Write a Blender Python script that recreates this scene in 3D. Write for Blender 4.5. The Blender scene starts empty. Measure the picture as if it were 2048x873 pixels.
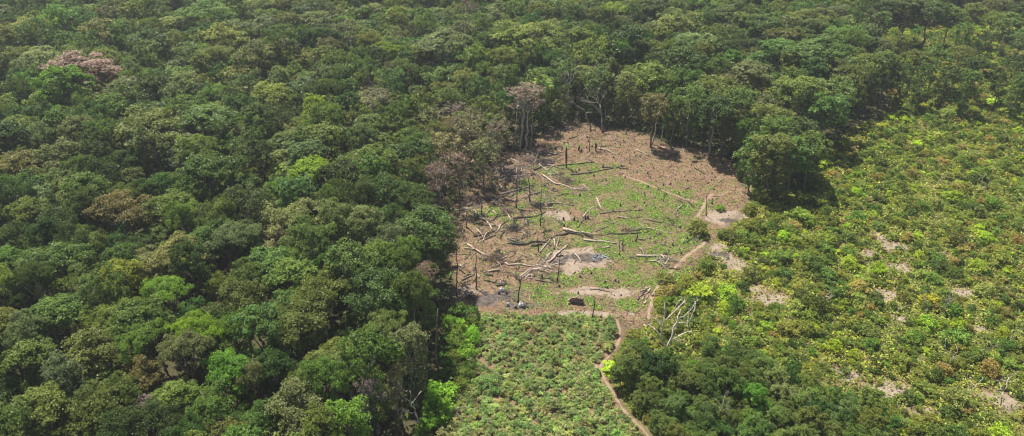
import bpy, math, random
import numpy as np
from mathutils import Vector

S = bpy.context.scene
C = S.collection
PI = math.pi

# ------------------------------------------------------------------ camera, world, sun, exposure
F, CX, CY, PITCH, CAMZ = 1462.0, 1024.0, 436.5, math.radians(30), 110.0
cam = bpy.data.cameras.new('camera')
cam.sensor_width = 36; cam.lens = F * 36 / 2048
cam.clip_start = 1; cam.clip_end = 6000
co = bpy.data.objects.new('camera', cam); C.objects.link(co)
co.location = (0, 0, CAMZ); co.rotation_euler = (math.radians(90) - PITCH, 0, 0)
S.camera = co
SUN_EL, SUN_AZ = math.radians(63), math.radians(-38)      # azimuth from +Y towards +X
w = bpy.data.worlds.new('World'); S.world = w; w.use_nodes = True
nt = w.node_tree; bg = nt.nodes['Background']
sky = nt.nodes.new('ShaderNodeTexSky'); sky.sky_type = 'NISHITA'; sky.sun_disc = False
sky.sun_elevation = SUN_EL; sky.sun_rotation = SUN_AZ; sky.altitude = 100
sky.dust_density = 2.0
nt.links.new(sky.outputs[0], bg.inputs[0]); bg.inputs[1].default_value = 0.06
sl = bpy.data.lights.new('sun', 'SUN'); sl.energy = 5.0; sl.angle = math.radians(0.5); sl.color = (1, .94, .83)
so = bpy.data.objects.new('sun', sl); C.objects.link(so)
sd = Vector((math.sin(SUN_AZ) * math.cos(SUN_EL), math.cos(SUN_AZ) * math.cos(SUN_EL), math.sin(SUN_EL)))
so.rotation_euler = sd.to_track_quat('Z', 'Y').to_euler(); so.location = (-60, 80, 200)
S.view_settings.view_transform = 'Standard'; S.view_settings.look = 'None'
S.view_settings.exposure = 0.95; S.view_settings.gamma = 1
S.render.engine = 'CYCLES'
S.cycles.max_bounces = 6; S.cycles.diffuse_bounces = 3; S.cycles.transmission_bounces = 4
S.cycles.volume_bounces = 0; S.cycles.transparent_max_bounces = 4
S.cycles.use_denoising = True; S.cycles.denoiser = 'OPENIMAGEDENOISE'; S.cycles.denoising_input_passes = 'RGB_ALBEDO_NORMAL'; S.cycles.denoising_prefilter = 'ACCURATE'
S.cycles.pixel_filter_type = 'BLACKMAN_HARRIS'; S.cycles.filter_width = 1.2

# ------------------------------------------------------------------ helpers
sp_, cp_ = math.sin(PITCH), math.cos(PITCH)
def ray(u, v):
    du = (u - CX) / F; dv = -(v - CY) / F
    return np.array([du, cp_ + dv * sp_, -sp_ + dv * cp_])
def G(u, v, z=0.0):                       # pixel of the photograph -> point at height z
    d = ray(u, v); t = (z - CAMZ) / d[2]
    return np.array([d[0] * t, d[1] * t, z])
def GY(u, v, Y):                          # pixel -> point at ground distance Y
    d = ray(u, v); t = Y / d[1]
    return np.array([d[0] * t, Y, CAMZ + d[2] * t])
def proj(x, y, z):
    dz = z - CAMZ
    dep = y * cp_ - dz * sp_
    up = y * sp_ + dz * cp_
    return CX + F * x / dep, CY - F * up / dep, dep
def GP(pts): return np.array([G(u, v)[:2] for u, v in pts])

def nz(x, y, s, seed, oct=3):
    r = np.random.RandomState(seed); o = np.zeros_like(np.asarray(x, float)); a = 1.; tot = 0
    for k in range(oct):
        for j in range(5):
            th = r.rand() * 2 * PI; fr = (2 * PI / s) * (.6 + .8 * r.rand()) * 2 ** k; ph = r.rand() * 2 * PI
            o = o + a * np.sin(fr * (np.cos(th) * x + np.sin(th) * y) + ph)
        tot += a * 5 ** .5; a *= .55
    return o / tot
def hz(x, y):
    return .35 * nz(x, y, 45, 5, 2) + .08 * nz(x, y, 7, 8, 2)
def inpoly(x, y, P):
    x = np.asarray(x, float); y = np.asarray(y, float); c = np.zeros(x.shape, bool)
    n = len(P); j = n - 1
    for i in range(n):
        xi, yi = P[i]; xj, yj = P[j]
        m = ((yi > y) != (yj > y)) & (x < (xj - xi) * (y - yi) / (yj - yi + 1e-12) + xi)
        c ^= m; j = i
    return c
def polyd(x, y, P, closed=True):
    x = np.asarray(x, float); y = np.asarray(y, float); d = np.full(x.shape, 1e9)
    n = len(P)
    for i in range(n if closed else n - 1):
        a = P[i]; b = P[(i + 1) % n]; e = b - a
        t = np.clip(((x - a[0]) * e[0] + (y - a[1]) * e[1]) / (e @ e + 1e-9), 0, 1)
        d = np.minimum(d, np.hypot(x - a[0] - t * e[0], y - a[1] - t * e[1]))
    return d
def sdist(x, y, P):
    d = polyd(x, y, P); return np.where(inpoly(x, y, P), d, -d)

def mesh_np(name, V, Fq, mats, smooth=False, var=None, tint=None):
    V = np.asarray(V, np.float32).reshape(-1, 3); Fq = np.asarray(Fq, np.int32)
    me = bpy.data.meshes.new(name)
    k = Fq.shape[1]; nf = len(Fq)
    me.vertices.add(len(V)); me.vertices.foreach_set('co', V.ravel())
    me.loops.add(nf * k); me.loops.foreach_set('vertex_index', Fq.ravel())
    me.polygons.add(nf); me.polygons.foreach_set('loop_start', np.arange(0, nf * k, k, dtype=np.int32))
    if not smooth: me.shade_flat()
    else: me.polygons.foreach_set('use_smooth', np.ones(nf, bool))
    if var is not None:
        a = me.attributes.new('var', 'FLOAT', 'FACE'); a.data.foreach_set('value', np.asarray(var, np.float32))
    if tint is not None:
        a = me.attributes.new('tint', 'FLOAT_COLOR', 'FACE')
        t = np.ones((nf, 4), np.float32); t[:, :3] = tint; a.data.foreach_set('color', t.ravel())
    for m in (mats if isinstance(mats, list) else [mats]): me.materials.append(m)
    me.update(calc_edges=True)
    return me
def obj(name, me, parent=None, loc=None, color=None):
    o = bpy.data.objects.new(name, me); C.objects.link(o)
    if parent is not None: o.parent = parent
    if loc is not None: o.location = loc
    if color is not None: o.color = (*color, 1)
    return o
def tag(o, label=None, cat=None, group=None, kind=None):
    if label: o['label'] = label
    if cat: o['category'] = cat
    if group: o['group'] = group
    if kind: o['kind'] = kind
    return o

ONES = 'zero one two three four five six seven eight nine ten eleven twelve thirteen fourteen fifteen sixteen seventeen eighteen nineteen'.split()
TENS = 'x x twenty thirty forty fifty sixty seventy eighty ninety'.split()
def num(n):
    n = int(n)
    if n < 20: return ONES[max(n, 0)]
    if n >= 100: return 'hundred'
    return TENS[n // 10] + ('' if n % 10 == 0 else '-' + ONES[n % 10])
USED = {}
def where(x, y, z):
    u, v, d = proj(x, y, z)
    return 'centred %s percent across and %s percent down the photo' % (num(round(u / 20.48)), num(round(v / 8.73)))
def inframe(x, y, z, m=0):
    u, v, d = proj(x, y, z); return (u > -m) & (u < 2048 + m) & (v > -m) & (v < 873 + m)

# ------------------------------------------------------------------ materials
def newmat(name):
    m = bpy.data.materials.new(name); m.use_nodes = True; n = m.node_tree; n.nodes.clear()
    out = n.nodes.new('ShaderNodeOutputMaterial'); return m, n, out
def leaf_mat(name, use_attr=False, trans=.38, varamt=.45):
    m, n, out = newmat(name); L = n.links.new
    if use_attr:
        c = n.nodes.new('ShaderNodeAttribute'); c.attribute_name = 'tint'; col = c.outputs['Color']
    else:
        c = n.nodes.new('ShaderNodeObjectInfo'); col = c.outputs['Color']
    va = n.nodes.new('ShaderNodeAttribute'); va.attribute_name = 'var'
    mr = n.nodes.new('ShaderNodeMapRange'); mr.inputs[1].default_value = 0; mr.inputs[2].default_value = 1
    mr.inputs[3].default_value = 1 - varamt; mr.inputs[4].default_value = 1 + varamt
    L(va.outputs['Fac'], mr.inputs[0])
    hs = n.nodes.new('ShaderNodeHueSaturation')
    mh = n.nodes.new('ShaderNodeMapRange'); mh.inputs[3].default_value = .515; mh.inputs[4].default_value = .492
    L(va.outputs['Fac'], mh.inputs[0]); L(mh.outputs[0], hs.inputs['Hue'])
    L(mr.outputs[0], hs.inputs['Value']); L(col, hs.inputs['Color'])
    pb = n.nodes.new('ShaderNodeBsdfPrincipled'); pb.inputs['Roughness'].default_value = .5
    pb.inputs['Specular IOR Level'].default_value = .35
    L(hs.outputs[0], pb.inputs['Base Color'])
    tr = n.nodes.new('ShaderNodeBsdfTranslucent'); 
    h2 = n.nodes.new('ShaderNodeHueSaturation'); h2.inputs['Hue'].default_value = .492; h2.inputs['Value'].default_value = 1.5
    L(hs.outputs[0], h2.inputs['Color']); L(h2.outputs[0], tr.inputs['Color'])
    mx = n.nodes.new('ShaderNodeMixShader'); mx.inputs[0].default_value = trans
    L(pb.outputs[0], mx.inputs[1]); L(tr.outputs[0], mx.inputs[2]); L(mx.outputs[0], out.inputs[0])
    return m
def bark_mat(name, use_obj=True, col=(.2, .16, .12)):
    m, n, out = newmat(name); L = n.links.new
    tc = n.nodes.new('ShaderNodeTexCoord'); mp = n.nodes.new('ShaderNodeMapping'); mp.inputs['Scale'].default_value = (2.2, 2.2, .7)
    L(tc.outputs['Object'], mp.inputs[0])
    no = n.nodes.new('ShaderNodeTexNoise'); no.inputs['Scale'].default_value = 1.3; no.inputs['Detail'].default_value = 6
    L(mp.outputs[0], no.inputs[0])
    cr = n.nodes.new('ShaderNodeMapRange'); cr.inputs[1].default_value = .3; cr.inputs[2].default_value = .7
    cr.inputs[3].default_value = .5; cr.inputs[4].default_value = 1.35
    L(no.outputs[0], cr.inputs[0])
    hs = n.nodes.new('ShaderNodeHueSaturation'); L(cr.outputs[0], hs.inputs['Value'])
    if use_obj:
        oi = n.nodes.new('ShaderNodeObjectInfo'); L(oi.outputs['Color'], hs.inputs['Color'])
    else: hs.inputs['Color'].default_value = (*col, 1)
    pb = n.nodes.new('ShaderNodeBsdfPrincipled'); pb.inputs['Roughness'].default_value = .85
    L(hs.outputs[0], pb.inputs['Base Color']); L(pb.outputs[0], out.inputs[0])
    return m
LEAF = leaf_mat('foliage'); LEAFA = leaf_mat('foliage_mass', True); DRY = leaf_mat('dry_foliage', False, .12, .4)
GRASS = leaf_mat('weed_leaves', True, .3, .3)
BARK = bark_mat('bark'); BARKB = bark_mat('trunk_bark', False, (.17, .145, .12))

def mixc(n, fac, a, b):
    x = n.nodes.new('ShaderNodeMix'); x.data_type = 'RGBA'
    if hasattr(fac, 'is_linked'): n.links.new(fac, x.inputs['Factor'])
    else: x.inputs['Factor'].default_value = fac
    for s, k in ((a, 'A'), (b, 'B')):
        if isinstance(s, tuple): x.inputs[6 if k == 'A' else 7].default_value = (*s, 1)
        else: n.links.new(s, x.inputs[6 if k == 'A' else 7])
    return x.outputs[2]
def rng_node(n, src, lo, hi, a=0., b=1.):
    m = n.nodes.new('ShaderNodeMapRange'); m.inputs[1].default_value = lo; m.inputs[2].default_value = hi
    m.inputs[3].default_value = a; m.inputs[4].default_value = b; n.links.new(src, m.inputs[0]); return m.outputs[0]
def noise(n, vec, sc, det=5, rough=.6):
    x = n.nodes.new('ShaderNodeTexNoise'); x.inputs['Scale'].default_value = sc; x.inputs['Detail'].default_value = det
    x.inputs['Roughness'].default_value = rough; n.links.new(vec, x.inputs[0]); return x.outputs[0]
def math_(n, op, a, b):
    x = n.nodes.new('ShaderNodeMath'); x.operation = op
    for i, s in enumerate((a, b)):
        if hasattr(s, 'is_linked'): n.links.new(s, x.inputs[i])
        else: x.inputs[i].default_value = s
    return x.outputs[0]
def ground_mat():
    m, n, out = newmat('soil'); L = n.links.new
    tc = n.nodes.new('ShaderNodeTexCoord'); P = tc.outputs['Object']
    at = n.nodes.new('ShaderNodeAttribute'); at.attribute_name = 'zone'
    sx = n.nodes.new('ShaderNodeSeparateColor'); L(at.outputs['Color'], sx.inputs[0])
    n1 = noise(n, P, .12, 6); n2 = noise(n, P, .9, 8, .7); n3 = noise(n, P, 3.2, 4, .7); n4 = noise(n, P, .35, 7, .65)
    base = mixc(n, rng_node(n, n1, .35, .65), (.19, .12, .072), (.235, .155, .098))
    base = mixc(n, rng_node(n, n2, .42, .62, 0, .8), base, (.115, .078, .055))
    base = mixc(n, rng_node(n, n3, .55, .72, 0, .65), base, (.31, .235, .17))
    def edge(ch, src, lo=.38, hi=.62):
        s = math_(n, 'ADD', sx.outputs[ch], math_(n, 'MULTIPLY', math_(n, 'SUBTRACT', src, .5), 2.0))
        return rng_node(n, s, lo, hi)
    pale = mixc(n, rng_node(n, n2, .4, .65), (.285, .23, .175), (.175, .135, .105))
    base = mixc(n, edge(1, n4), base, pale)
    ash = mixc(n, rng_node(n, n2, .42, .6), (.12, .098, .085), (.05, .045, .042))
    base = mixc(n, edge(2, n4), base, ash)
    grn = mixc(n, rng_node(n, n3, .4, .65), (.085, .12, .028), (.14, .135, .055))
    fac = math_(n, 'MULTIPLY', edge(0, n4, .45, .8), .5)
    base = mixc(n, fac, base, grn)
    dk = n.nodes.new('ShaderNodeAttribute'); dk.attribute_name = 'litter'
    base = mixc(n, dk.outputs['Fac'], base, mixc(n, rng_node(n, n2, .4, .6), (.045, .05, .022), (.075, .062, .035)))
    pb = n.nodes.new('ShaderNodeBsdfPrincipled'); pb.inputs['Roughness'].default_value = .95
    pb.inputs['Specular IOR Level'].default_value = .1
    L(base, pb.inputs['Base Color'])
    bp = n.nodes.new('ShaderNodeBump'); bp.inputs['Strength'].default_value = .7; bp.inputs['Distance'].default_value = .35
    L(math_(n, 'ADD', n2, math_(n, 'MULTIPLY', n3, .5)), bp.inputs['Height']); L(bp.outputs[0], pb.inputs['Normal'])
    L(pb.outputs[0], out.inputs[0]); return m
def soil_mat(name, a, b):
    m, n, out = newmat(name); L = n.links.new
    tc = n.nodes.new('ShaderNodeTexCoord'); P = tc.outputs['Object']
    c = mixc(n, rng_node(n, noise(n, P, 1.3, 6, .7), .35, .65), a, b)
    pb = n.nodes.new('ShaderNodeBsdfPrincipled'); pb.inputs['Roughness'].default_value = .95
    L(c, pb.inputs['Base Color']); L(pb.outputs[0], out.inputs[0]); return m

# ------------------------------------------------------------------ the lie of the land (outlines on the ground)
CLEAR = GP([(905, 625), (912, 560), (898, 520), (915, 480), (922, 440), (905, 415), (940, 385), (968, 350), (998, 312), (1050, 300),
            (1085, 268), (1150, 247), (1290, 266), (1312, 285), (1400, 300), (1490, 340), (1575, 352), (1560, 375), (1500, 400), (1470, 440),
            (1440, 470), (1420, 490), (1390, 530), (1345, 570), (1310, 600), (1300, 645), (1262, 662), (1242, 640), (960, 636)])
FIELD = GP([(960, 632), (1240, 636), (1250, 668), (1236, 700), (1205, 735), (1235, 800), (1300, 890), (1330, 930), (830, 960), (870, 870), (925, 760), (948, 700)])
FIELD = GP([(960, 632), (1240, 636), (1250, 668), (1236, 700), (1205, 735), (1235, 800), (1300, 890), (1390, 1010), (1500, 1300), (700, 1300), (800, 1000), (868, 880), (925, 770), (945, 700)])
SCRUB = GP([(1500, 352), (1575, 352), (1640, 328), (1668, 285), (1722, 245), (1778, 232), (1765, 150), (1745, 62), (1900, 50), (2100, -10),
            (2500, -60), (2700, 300), (2500, 700), (2700, 1400), (1500, 1300), (1390, 1010), (1300, 890), (1236, 800), (1205, 735), (1236, 700), (1262, 662), (1300, 645),
            (1310, 600), (1345, 570), (1390, 530), (1420, 490), (1440, 470), (1470, 440), (1500, 400)])
EDGE = GP([(905, 628), (962, 632), (948, 700), (940, 762), (870, 873), (800, 1000), (760, 1000), (835, 860), (872, 760), (890, 690)])
SMALLT = GP([(1238, 775), (1250, 715), (1310, 705), (1400, 712), (1500, 730), (1600, 790), (1760, 850), (1850, 1150), (1450, 1150), (1300, 890)])
GREEN = [(1190, 335, 55, 9), (1130, 345, 45, 12), (1060, 372, 22, 14), (1240, 395, 140, 30), (1330, 425, 90, 34), (1200, 365, 60, 14), (985, 428, 50, 14), (1110, 445, 60, 14),
         (1260, 460, 110, 22), (1240, 500, 130, 32), (1280, 560, 110, 26), (1190, 560, 90, 24), (1110, 590, 80, 26), (1230, 608, 70, 13), (1160, 600, 40, 10), (1350, 480, 60, 26), (1120, 508, 60, 14), (1075, 380, 20, 9)]
SAND = [(1195, 583, 70, 9), (1185, 629, 62, 6), (1150, 520, 62, 24), (1235, 585, 45, 9), (1440, 437, 38, 15), (1480, 432, 24, 11), (1530, 366, 40, 10), (1445, 515, 30, 12), (1470, 530, 24, 14),
        (1550, 600, 45, 12), (1520, 578, 24, 10), (1735, 505, 20, 10), (1790, 492, 26, 8), (1795, 535, 20, 10), (1770, 592, 26, 16), (1800, 640, 14, 6), (1885, 515, 20, 12), (1765, 480, 14, 22), (1690, 745, 26, 14),
        (1770, 775, 40, 18), (1765, 795, 22, 12), (1830, 820, 30, 16), (2000, 800, 40, 18), (1215, 690, 8, 10), (930, 582, 38, 12), (1000, 587, 20, 8), (1150, 400, 0.1, 0.1),
        (1120, 430, 26, 10), (1440, 495, 22, 10), (1960, 660, 18, 8), (1910, 585, 30, 10)]
ASH = [(1165, 518, 42, 9), (1120, 525, 20, 6), (1000, 592, 46, 16), (1030, 612, 60, 7), (1085, 325, 30, 8), (1350, 300, 30, 4), (1535, 380, 25, 6), (1020, 345, 40, 20), (1440, 512, 20, 6), (950, 400, 45, 10), (1460, 442, 20, 7)]
_wb = {}
def WB(x, y):
    k = (len(x), float(x[0]) if len(x) else 0)
    if k not in _wb: _wb[k] = nz(x, y, 8, 77, 3)
    return _wb[k]
def ellm(x, y, L):
    out = np.zeros_like(x)
    for u, v, a, b in L:
        c = G(u, v); rx = abs(G(u + a, v)[0] - c[0]); ry = abs(G(u, v + b)[1] - c[1])
        d = np.hypot((x - c[0]) / max(rx, .3), (y - c[1]) / max(ry, .3)) + .42 * WB(x, y)
        out = np.maximum(out, np.clip(1.5 - d, 0, 1))
    return out

# ------------------------------------------------------------------ ground: one sheet to the horizon
def axis(lo, hi, step, far):
    a = np.arange(lo, hi, step); g = []; s = step; v = hi
    while v < far: g.append(v); s *= 1.25; v += s
    h = []; s = step; v = lo - step
    while v > -far: h.append(v); s *= 1.25; v -= s
    return np.concatenate([h[::-1], a, g])
xs = axis(-60, 230, .8, 1500); ys = axis(85, 330, .8, 1500)
X, Y = np.meshgrid(xs, ys); Z = hz(X, Y)
# low soil mounds thrown up round the burnt patches
for u, v, h, r in ((960, 603, 1.0, 3.2), (1150, 607, .5, 1.2), (1450, 437, .35, 3), (1445, 513, .4, 3.5)):
    c = G(u, v); Z = Z + h * np.exp(-((X - c[0]) ** 2 + (Y - c[1]) ** 2) / r ** 2)
nx, ny = len(xs), len(ys)
V = np.stack([X, Y, Z], -1).reshape(-1, 3)
ii = (np.arange(ny - 1)[:, None] * nx + np.arange(nx - 1)[None]).ravel()
me = mesh_np('ground', V, np.stack([ii, ii + 1, ii + nx + 1, ii + nx], 1), ground_mat(), smooth=True)
fx, fy = X.ravel(), Y.ravel()
sc_ = sdist(fx, fy, CLEAR); sf_ = sdist(fx, fy, FIELD); ss_ = sdist(fx, fy, SCRUB)
zone = np.ones((len(fx), 4), np.float32)
zone[:, 0] = np.clip(ellm(fx, fy, GREEN) + .22 * (sc_ > 0) * (fy < 215), 0, 1) + .25 * (sf_ > 0) + .85 * (ss_ > 0)
zone[:, 1] = ellm(fx, fy, SAND); zone[:, 2] = ellm(fx, fy, ASH) * .9
zone[:, 0] *= 1 - .8 * zone[:, 1]
zone[:, 1] *= np.where(ss_ > 0, .8, 1)
a = me.attributes.new('zone', 'FLOAT_COLOR', 'POINT'); a.data.foreach_set('color', zone.ravel())
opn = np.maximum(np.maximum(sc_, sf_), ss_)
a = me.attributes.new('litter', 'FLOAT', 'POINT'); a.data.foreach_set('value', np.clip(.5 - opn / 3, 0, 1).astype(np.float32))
tag(obj('ground', me), kind='structure')

def ribbon(pts, wid, lift=.05, seed=0):
    P = np.array([G(u, v)[:2] for u, v in pts]); out = []
    seg = np.hypot(*np.diff(P, axis=0).T); t = np.concatenate([[0], np.cumsum(seg)]); q = np.arange(0, t[-1], .5)
    x = np.interp(q, t, P[:, 0]); y = np.interp(q, t, P[:, 1])
    for _ in range(3):
        x[1:-1] = (x[:-2] + x[1:-1] * 2 + x[2:]) / 4; y[1:-1] = (y[:-2] + y[1:-1] * 2 + y[2:]) / 4
    x = x + .12 * nz(q, q * 0, 6, seed); dx = np.gradient(x); dy = np.gradient(y); l = np.hypot(dx, dy); ox, oy = -dy / l, dx / l
    ww = wid * (.5 + .25 * nz(q, q * 0, 3, seed + 3)); ww[0] *= .2; ww[-1] *= .2
    V = []
    for k in np.linspace(-1, 1, 5):
        a, b = x + ox * ww * k, y + oy * ww * k
        V.append(np.stack([a, b, hz(a, b) + lift * (1 - .9 * abs(k) ** 3)], -1))
    V = np.stack(V, 1).reshape(-1, 3); n = len(x)
    i = (np.arange(n - 1)[:, None] * 5 + np.arange(4)[None]).ravel()
    return V, np.stack([i, i + 1, i + 6, i + 5], 1), np.stack([x, y], -1)
PATHM = soil_mat('trodden_earth', (.27, .195, .135), (.20, .14, .097)); PATHR = soil_mat('reddish_earth', (.26, .185, .13), (.19, .13, .09))
PATHS = []
for pts, wd, mt in (([(1425, 388), (1413, 400), (1405, 418), (1391, 438), (1382, 455), (1390, 464), (1415, 478), (1404, 492), (1375, 512), (1352, 533), (1327, 560), (1306, 588), (1301, 612), (1296, 642)], 0.8, PATHM),
                    ([(1245, 350), (1280, 361), (1310, 375), (1340, 388), (1370, 398), (1402, 407)], 0.5, PATHM), ([(1413, 400), (1440, 393), (1458, 382)], 0.4, PATHM),
                    ([(1232, 640), (1241, 666), (1241, 679), (1222, 709), (1203, 728), (1200, 738), (1210, 759), (1225, 781), (1238, 806), (1256, 831), (1277, 853), (1300, 880), (1330, 925)], 0.6, PATHR),
                    ([(1190, 728), (1200, 740), (1213, 762)], 0.8, PATHM)):
    V, Q, line = ribbon(pts, wd, seed=len(PATHS) * 7 + 1, lift=.06 + .012 * len(PATHS))
    PATHS.append(line)
    tag(obj('path', mesh_np('path', V, Q, mt, smooth=True)), kind='structure')
def pathd(x, y):
    d = np.full(np.shape(x), 1e9)
    for l in PATHS: d = np.minimum(d, polyd(x, y, l[::3], False))
    return d

# ------------------------------------------------------------------ foliage and wood builders (numpy)
def cards(rng, pos, nrm, size, asp=.6):
    n = nrm / (np.linalg.norm(nrm, axis=1, keepdims=True) + 1e-9)
    t = np.cross(n, rng.normal(size=n.shape)); t /= np.linalg.norm(t, axis=1, keepdims=True) + 1e-9
    b = np.cross(n, t); s = size[:, None] * .62
    j = lambda: rng.uniform(.75, 1.2, (len(n), 1))
    bend = n * s * .28
    return np.stack([pos + t * s * j() - bend, pos + b * s * asp * j() + bend * .4, pos - t * s * j() - bend, pos - b * s * asp * j() + bend * .4], 1)
def foliage(rng, lobes, rl, ntuft, ncard, cs, flat=.65, up=.55, spread=.22, outc=None):
    nl = len(lobes); L = np.repeat(np.arange(nl), ntuft); d = rng.normal(size=(len(L), 3))
    if outc is not None:
        o = lobes - outc; o /= np.linalg.norm(o, axis=1, keepdims=True) + 1e-6; d += o[L] * .7
    d[:, 2] += up; d /= np.linalg.norm(d, axis=1, keepdims=True)
    tp = lobes[L] + d * rl[L, None] * np.array([1, 1, flat]) * rng.uniform(.78, 1.12, (len(L), 1))
    T = np.repeat(np.arange(len(L)), ncard); g = rng.normal(size=(len(T), 3)) * (rl[L][T, None] * spread) * np.array([1, 1, .6])
    p = tp[T] + g
    n = d[T] * 1.0 + rng.normal(size=(len(T), 3)) * .34; n[:, 2] += .3
    v = .35 * rng.rand(nl)[L][T] + .3 * rng.rand(len(L))[T] + .35 * rng.rand(len(T))
    return cards(rng, p, n, cs * rng.uniform(.6, 1.35, len(T))), v
def dome_lobes(rng, R, H, zc, nl, skirt=.5, irr=.27):
    i = np.arange(nl); r = R * .88 * np.sqrt((i + .5) / nl); az = i * 2.39996 + rng.uniform(-.3, .3, nl)
    ph = rng.rand(3) * 6.28
    k = 1 + irr * np.sin(2 * az + ph[0]) + irr * .7 * np.sin(5 * az + ph[1])
    z = zc + H * np.sqrt(np.clip(1 - (r / R) ** 2, 0, 1)) + rng.normal(size=nl) * .2 * H
    P = np.stack([r * k * np.cos(az), r * k * np.sin(az), z], 1)
    m = int(nl * skirt); az = rng.rand(m) * 6.283; k = 1 + irr * np.sin(2 * az + ph[0]); rr = R * rng.uniform(.55, .95, m) * k
    Q = np.stack([rr * np.cos(az), rr * np.sin(az), zc - rng.rand(m) * H * .75], 1)
    return np.concatenate([P, Q])
def tube(pts, rad, ns=6):
    pts = np.asarray(pts, float); n = len(pts); rad = np.broadcast_to(np.asarray(rad, float), (n,))
    tg = np.gradient(pts, axis=0); tg /= np.linalg.norm(tg, axis=1, keepdims=True) + 1e-9
    ref = np.array([0, 0, 1.]) if abs(tg[:, 2]).mean() < .8 else np.array([1., 0, 0])
    a = np.cross(tg, ref); a /= np.linalg.norm(a, axis=1, keepdims=True) + 1e-9; b = np.cross(tg, a)
    th = np.arange(ns) * 2 * PI / ns
    V = pts[:, None] + rad[:, None, None] * (np.cos(th)[None, :, None] * a[:, None] + np.sin(th)[None, :, None] * b[:, None])
    V = np.concatenate([V.reshape(-1, 3), pts[:1], pts[-1:]])
    F = []
    for i in range(n - 1):
        for j in range(ns):
            k = (j + 1) % ns; F.append((i * ns + j, i * ns + k, (i + 1) * ns + k, (i + 1) * ns + j))
    c0, c1 = n * ns, n * ns + 1
    for j in range(0, ns, 2):
        F.append((c0, (j + 2) % ns, j + 1, j)); F.append((c1, (n - 1) * ns + j, (n - 1) * ns + j + 1, (n - 1) * ns + (j + 2) % ns))
    return V, np.array(F)
def join(parts):
    V, F, o = [], [], 0
    for v, f in parts: V.append(v); F.append(f + o); o += len(v)
    return np.concatenate(V), np.concatenate(F)
def wob(rng, a, b, n=5, k=.08):
    a, b = np.array(a, float), np.array(b, float); L = np.linalg.norm(b - a)
    t = np.linspace(0, 1, n)[:, None]; g = rng.normal(size=(n, 3)) * L * k; g[0] = g[-1] = 0
    return a + (b - a) * t + g
def trunk_parts(rng, H, r0, lobes, nlimb=6, fork=.6):
    top = np.array([rng.normal() * .4, rng.normal() * .4, H * fork])
    P = [tube(wob(rng, (0, 0, -.6), top, 6, .02), np.linspace(r0 * 1.25, r0 * .7, 6), 7)]
    P[0][0][:7, :2] *= 1.5
    for l in lobes[rng.permutation(len(lobes))[:nlimb]]:
        q = wob(rng, top - (0, 0, .3), l, 5, .07); q[1:-1, 2] += .3
        P.append(tube(q, np.linspace(r0 * .5, r0 * .12, 5), 5))
    return P

QUAD = lambda n: np.arange(n * 4).reshape(-1, 4)
# variants: kind -> list of dict(R, H, lod: {name: (verts, var)}, trunk)
def make_tree(kind, seed):
    r = np.random.RandomState(seed)
    if kind == 'forest_tree':
        R = r.uniform(5, 6.5); H = r.uniform(19, 23); hc = R * r.uniform(.5, .95); zc = H - hc
        L = dome_lobes(r, R, hc, zc, r.randint(14, 40), .55); rl = R * r.uniform(.19, .33, len(L)); fl = .6
    elif kind == 'umbrella_tree':
        R = r.uniform(6, 7.5); H = r.uniform(19, 22); hc = R * .3; zc = H - hc
        L = dome_lobes(r, R, hc, zc, r.randint(26, 36), .25, .26); L[:, 2] += (r.randint(0, 3, len(L)) - 1) * .55
        rl = R * r.uniform(.15, .26, len(L)); fl = .32
    elif kind == 'vine_draped_tree':
        R = r.uniform(3.4, 4.4); H = r.uniform(17, 20); hc = 3.; zc = H - hc
        L = dome_lobes(r, R, hc, zc, 16, .5)
        m = 26; z = np.sort(r.uniform(2, zc, m)); az = r.rand(m) * 6.28; rr = R * (.35 + .45 * z / zc) * r.uniform(.7, 1.2, m)
        L = np.concatenate([L, np.stack([rr * np.cos(az), rr * np.sin(az), z], 1)]); rl = r.uniform(.8, 1.5, len(L)); fl = 1.
    elif kind == 'small_tree':
        R = r.uniform(2.6, 3.2); H = r.uniform(6, 7.5); hc = 2.4; zc = H - hc
        L = dome_lobes(r, R, hc, zc, 18, .9); L2 = L[-8:].copy(); L2[:, 2] -= 1.6; L = np.concatenate([L, L2]); rl = r.uniform(.6, 1.05, len(L)); fl = .8
    elif kind == 'withered_tree':
        R = r.uniform(3.5, 4.5); H = r.uniform(17, 20); hc = 3.5; zc = H - hc
        L = dome_lobes(r, R, hc, zc, 22, .5); m = 12; z = r.uniform(5, zc, m); az = r.rand(m) * 6.28
        L = np.concatenate([L, np.stack([R * .5 * np.cos(az), R * .5 * np.sin(az), z], 1)]); rl = r.uniform(.7, 1.3, len(L)); fl = .8
    lod = {}
    cen = np.array([0, 0, zc - 1.])
    spec = {'forest_tree': (17, 11, .46), 'umbrella_tree': (17, 11, .44), 'vine_draped_tree': (13, 9, .42), 'small_tree': (14, 9, .3), 'withered_tree': (12, 5, .3)}[kind]
    nt_, nc_, cs = spec
    for nm, a, b, c in (('near', nt_, nc_, cs), ('mid', int(nt_ * .75), int(nc_ * .7), cs * 1.35), ('far', max(5, int(nt_ * .42)), 4, cs * 2.15)):
        rr_ = np.random.RandomState(seed + 99)
        v, va = foliage(rr_, L, rl, a, b, c, fl, outc=cen)
        lod[nm] = (v, va)
    r0 = R * .055 if kind != 'small_tree' else .12
    tp = trunk_parts(r, H, r0, L, 7)
    if kind == 'withered_tree':
        for q in range(60):
            l = L[r.randint(len(L))]; e = l + r.normal(size=3) * (1.4, 1.4, 1.2); tp.append(tube(wob(r, l, e, 3, .1), [.07, .05, .02], 3))
            # 3-sided twigs: close with quads
    return dict(kind=kind, R=R, H=H, zc=zc, lod=lod, trunk=join(fixn(tp)), L=L)
def fixn(tp): return [(v, f) for v, f in tp]
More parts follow.
